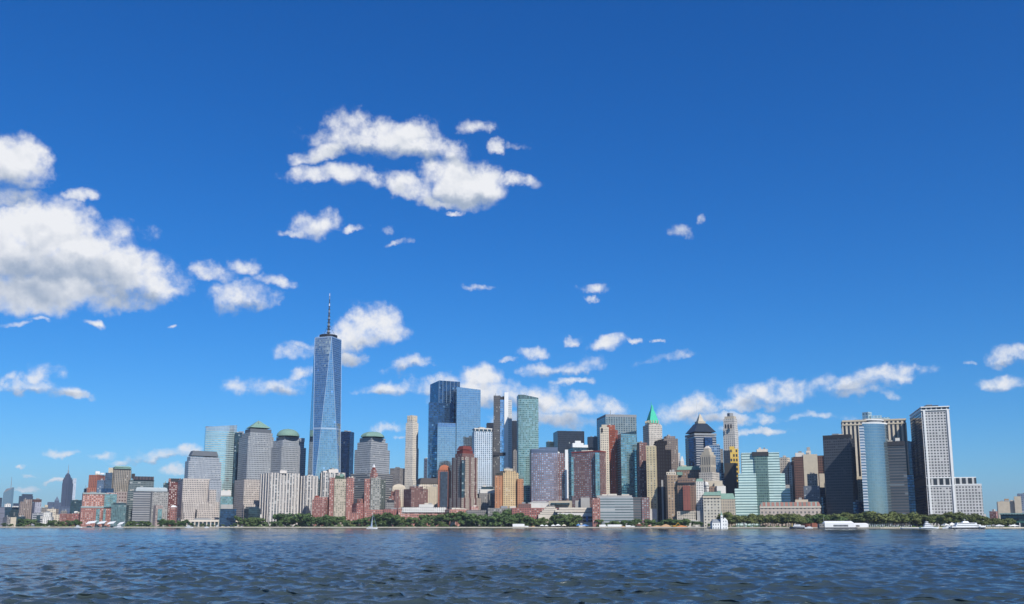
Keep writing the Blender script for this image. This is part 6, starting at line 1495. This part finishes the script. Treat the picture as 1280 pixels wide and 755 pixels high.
mb = MB(); K = ngon(0, 0, 14, 20); red = plain('red_sandstone', c8(165, 105, 85, .6), .9); mb.loft(K, 0, K, 6.2, red, roofm); t.add(mb, 'round_wall'); mb = MB(); mb.box(-4, 4, -15.5, -12, 0, 7.4, red); t.add(mb, 'gatehouse')
t = T_('arch_sculpture', 'pair of slender white arches on the park esplanade', 'sculpture', 929.5, 12)
for dx in (-2.6, 2.6):
    mb = MB(); prev = None
    for i in range(13):
        a = math.pi * i / 12; p = (dx - 1.7 * math.cos(a), 0, 3.5 + 4.6 * math.sin(a)) if 0 < i < 12 else (dx - 1.7 * math.cos(a), 0, 0)
        if prev: mb.tube(prev, p, .22, .22, whitep, 5)
        prev = p
    t.add(mb, 'arch')

# mooring piles with white caps
def pile(px, off, h, label, group):
    Y = shore(px) + off; X = at(px, 657, Y)[0]
    o = bpy.data.objects.new('mooring_pile', None); C.objects.link(o); o.location = (X, Y, -1); tag(o, label, 'mooring pile', group)
    for part, me in (('post', pile_me), ('cap', cap_me)):
        c_ = bpy.data.objects.new(part, me); C.objects.link(c_); c_.parent = o
    o.scale = (1, 1, h / 6)
mb = MB(); mb.tube((0, 0, 0), (0, 0, 6), .42, .38, plain('weathered_pile_wood', (.28, .25, .21, 1), .9), 8); pile_me = bpy.data.meshes.new('post'); pile_me.from_pydata(mb.v, [], mb.f); pile_me.materials.append(MATS['weathered_pile_wood'])
mb = MB(); mb.tube((0, 0, 4.6), (0, 0, 7.2), .55, .5, whitep, 8); cap_me = bpy.data.meshes.new('cap'); cap_me.from_pydata(mb.v, [], mb.f); cap_me.materials.append(whitep)
r = random.Random(9)
for i in range(22): pile(1085 + i * 2.55 + r.uniform(-.5, .5), -10 + r.uniform(-8, 4), r.uniform(4.5, 6.6), f'{ordinal(i)} white-capped mooring pile from the left, right of the white hall', 'mooring piles right of the white hall')
for i in range(11): pile(1231.5 + i * 2.2 + r.uniform(-.3, .3), -14 + r.uniform(-6, 4), r.uniform(5, 6.8), f'{ordinal(i)} white-capped mooring pile from the left, beyond the long ferry', 'mooring piles right of the ferry')

# lamp posts along the promenade
def lampm():
    mb = MB(); mb.tube((0, 0, 0), (0, 0, 6.2), .13, .08, darkm, 6); a = bpy.data.meshes.new('post'); a.from_pydata(mb.v, [], mb.f); a.materials.append(darkm)
    mb = MB(); mb.tube((0, 0, 6.2), (0, 0, 6.9), .30, .22, whitep, 8); c_ = bpy.data.meshes.new('lamp_head'); c_.from_pydata(mb.v, [], mb.f); c_.materials.append(whitep); return a, c_
lp = lampm()
for px0, px1, n, lab, gr_ in ((300, 455, 12, 'promenade lamp post from the left below the ribbed slabs', 'lamp posts below the ribbed slabs'), (470, 640, 13, 'promenade lamp post from the left, right of the sailboat', 'lamp posts right of the sailboat'), (905, 1000, 9, 'park lamp post from the left, right of the pier house', 'lamp posts right of the pier house')):
    for i in range(n):
        px = px0 + (px1 - px0) * (i + .5) / n; Y = shore(px) + 5; o = bpy.data.objects.new('lamp_post', None); C.objects.link(o); o.location = (at(px, 657, Y)[0], Y, GZ + .15); tag(o, f'{ordinal(i)} {lab}', 'lamp post', gr_)
        for part, me in zip(('post', 'lamp_head'), lp): c_ = bpy.data.objects.new(part, me); C.objects.link(c_); c_.parent = o
# ================================================================ the harbour water
m = M('harbour_water'); g_ = m.n.new('ShaderNodeNewGeometry'); pos = g_.outputs['Position']
m.set(m.p.inputs['Base Color'], (.040, .058, .062, 1)); m.p.inputs['Roughness'].default_value = .10; m.p.inputs['IOR'].default_value = 1.333
m.p.inputs['Specular IOR Level'].default_value = .5
mp = m.n.new('ShaderNodeMapping'); mp.inputs['Scale'].default_value = (.75, 1.0, 1); mp.inputs['Rotation'].default_value = (0, 0, .4); m.l.new(pos, mp.inputs['Vector'])
n1 = m.noise(mp.outputs[0], 1.6, 7, .62); n2 = m.noise(mp.outputs[0], .16, 5, .6)
h = m.math('ADD', m.math('MULTIPLY', n1.outputs[0], .065), m.math('MULTIPLY', n2.outputs[0], .35))
bp = m.n.new('ShaderNodeBump'); bp.inputs['Strength'].default_value = 1.0; bp.inputs['Distance'].default_value = 1.0
m.l.new(h, bp.inputs['Height']); m.l.new(bp.outputs[0], m.p.inputs['Normal'])
rr_ = [30.0]
while rr_[-1] < 1300: rr_.append(rr_[-1] + .05 + .0024 * rr_[-1])
while rr_[-1] < 16000: rr_.append(rr_[-1] * 1.05)
rad = np.array(rr_); th_ = np.arange(-.80, .8001, .0019)
Rg, Tg = np.meshgrid(rad, th_, indexing='ij'); X = Rg * np.sin(Tg); Y = Rg * np.cos(Tg); Z = np.zeros_like(X); DX = np.zeros_like(X); DY = np.zeros_like(X)
sp = np.gradient(rad)[:, None] * np.ones_like(X); spa = np.maximum(sp, Rg * .0019)
wr = np.random.default_rng(4); wind = math.radians(248)      # heading of the chop
for i in range(90):
    lam = 0.50 * (14 / .50) ** (wr.random() ** 1.25); ang = wind + wr.normal(0, .62); k_ = 2 * math.pi / lam
    amp = (.0052 * lam * math.exp(-math.log(lam / 1.5) ** 2 / 1.5) + .0020 * lam ** .8) * wr.uniform(.5, 1.4)
    kx, ky = k_ * math.cos(ang), k_ * math.sin(ang); ph = wr.random() * 6.28
    fade = np.clip((lam / spa - 2.2) / 2.0, 0, 1)
    A_ = kx * X + ky * Y + ph; s_, c_ = np.sin(A_), np.cos(A_)
    Z += amp * fade * s_; DX += amp * fade * c_ * math.cos(ang); DY += amp * fade * c_ * math.sin(ang)
# gusts: patches of rougher and smoother water
g1 = .95 + .45 * np.sin(X * .031 + 1.3 + .6 * np.sin(Y * .02)) * np.sin(Y * .024 + X * .011)
Z *= g1; X2 = X + DX * 2.4 * g1; Y2 = Y + DY * 2.4 * g1
nr, nc = X.shape; co = np.stack([X2, Y2, Z], -1).reshape(-1, 3).astype(np.float32)
ii = np.arange(nr - 1)[:, None] * nc + np.arange(nc - 1)[None, :]; q_ = np.stack([ii, ii + nc, ii + nc + 1, ii + 1], -1).reshape(-1, 4)[:, ::-1]
me = bpy.data.meshes.new('water'); me.vertices.add(len(co)); me.vertices.foreach_set('co', co.ravel()); me.loops.add(q_.size); me.loops.foreach_set('vertex_index', q_.ravel().astype(np.int32))
me.polygons.add(len(q_)); me.polygons.foreach_set('loop_start', np.arange(0, q_.size, 4, dtype=np.int32)); me.polygons.foreach_set('loop_total', np.full(len(q_), 4, dtype=np.int32)); me.polygons.foreach_set('use_smooth', np.ones(len(q_), dtype=bool))
me.update(calc_edges=True); me.materials.append(m.m); o = bpy.data.objects.new('water', me); C.objects.link(o); tag(o, 'choppy dark blue harbour water', 'water', kind='structure')

# ================================================================ the air
hz = bpy.data.materials.new('thin_summer_haze'); hz.use_nodes = True; hn = hz.node_tree; hn.nodes.clear()
ho = hn.nodes.new('ShaderNodeOutputMaterial'); hv = hn.nodes.new('ShaderNodeVolumePrincipled'); hv.inputs['Color'].default_value = (.66, .80, 1, 1); hv.inputs['Density'].default_value = 3.0e-5; hv.inputs['Anisotropy'].default_value = .1
hn.links.new(hv.outputs[0], ho.inputs['Volume'])
mb = MB(); mb.box(-17500, 17500, -900, 17500, -4, 640, hz); o = mb.build('haze'); tag(o, 'thin blue summer haze over the whole harbour', 'haze', kind='stuff')
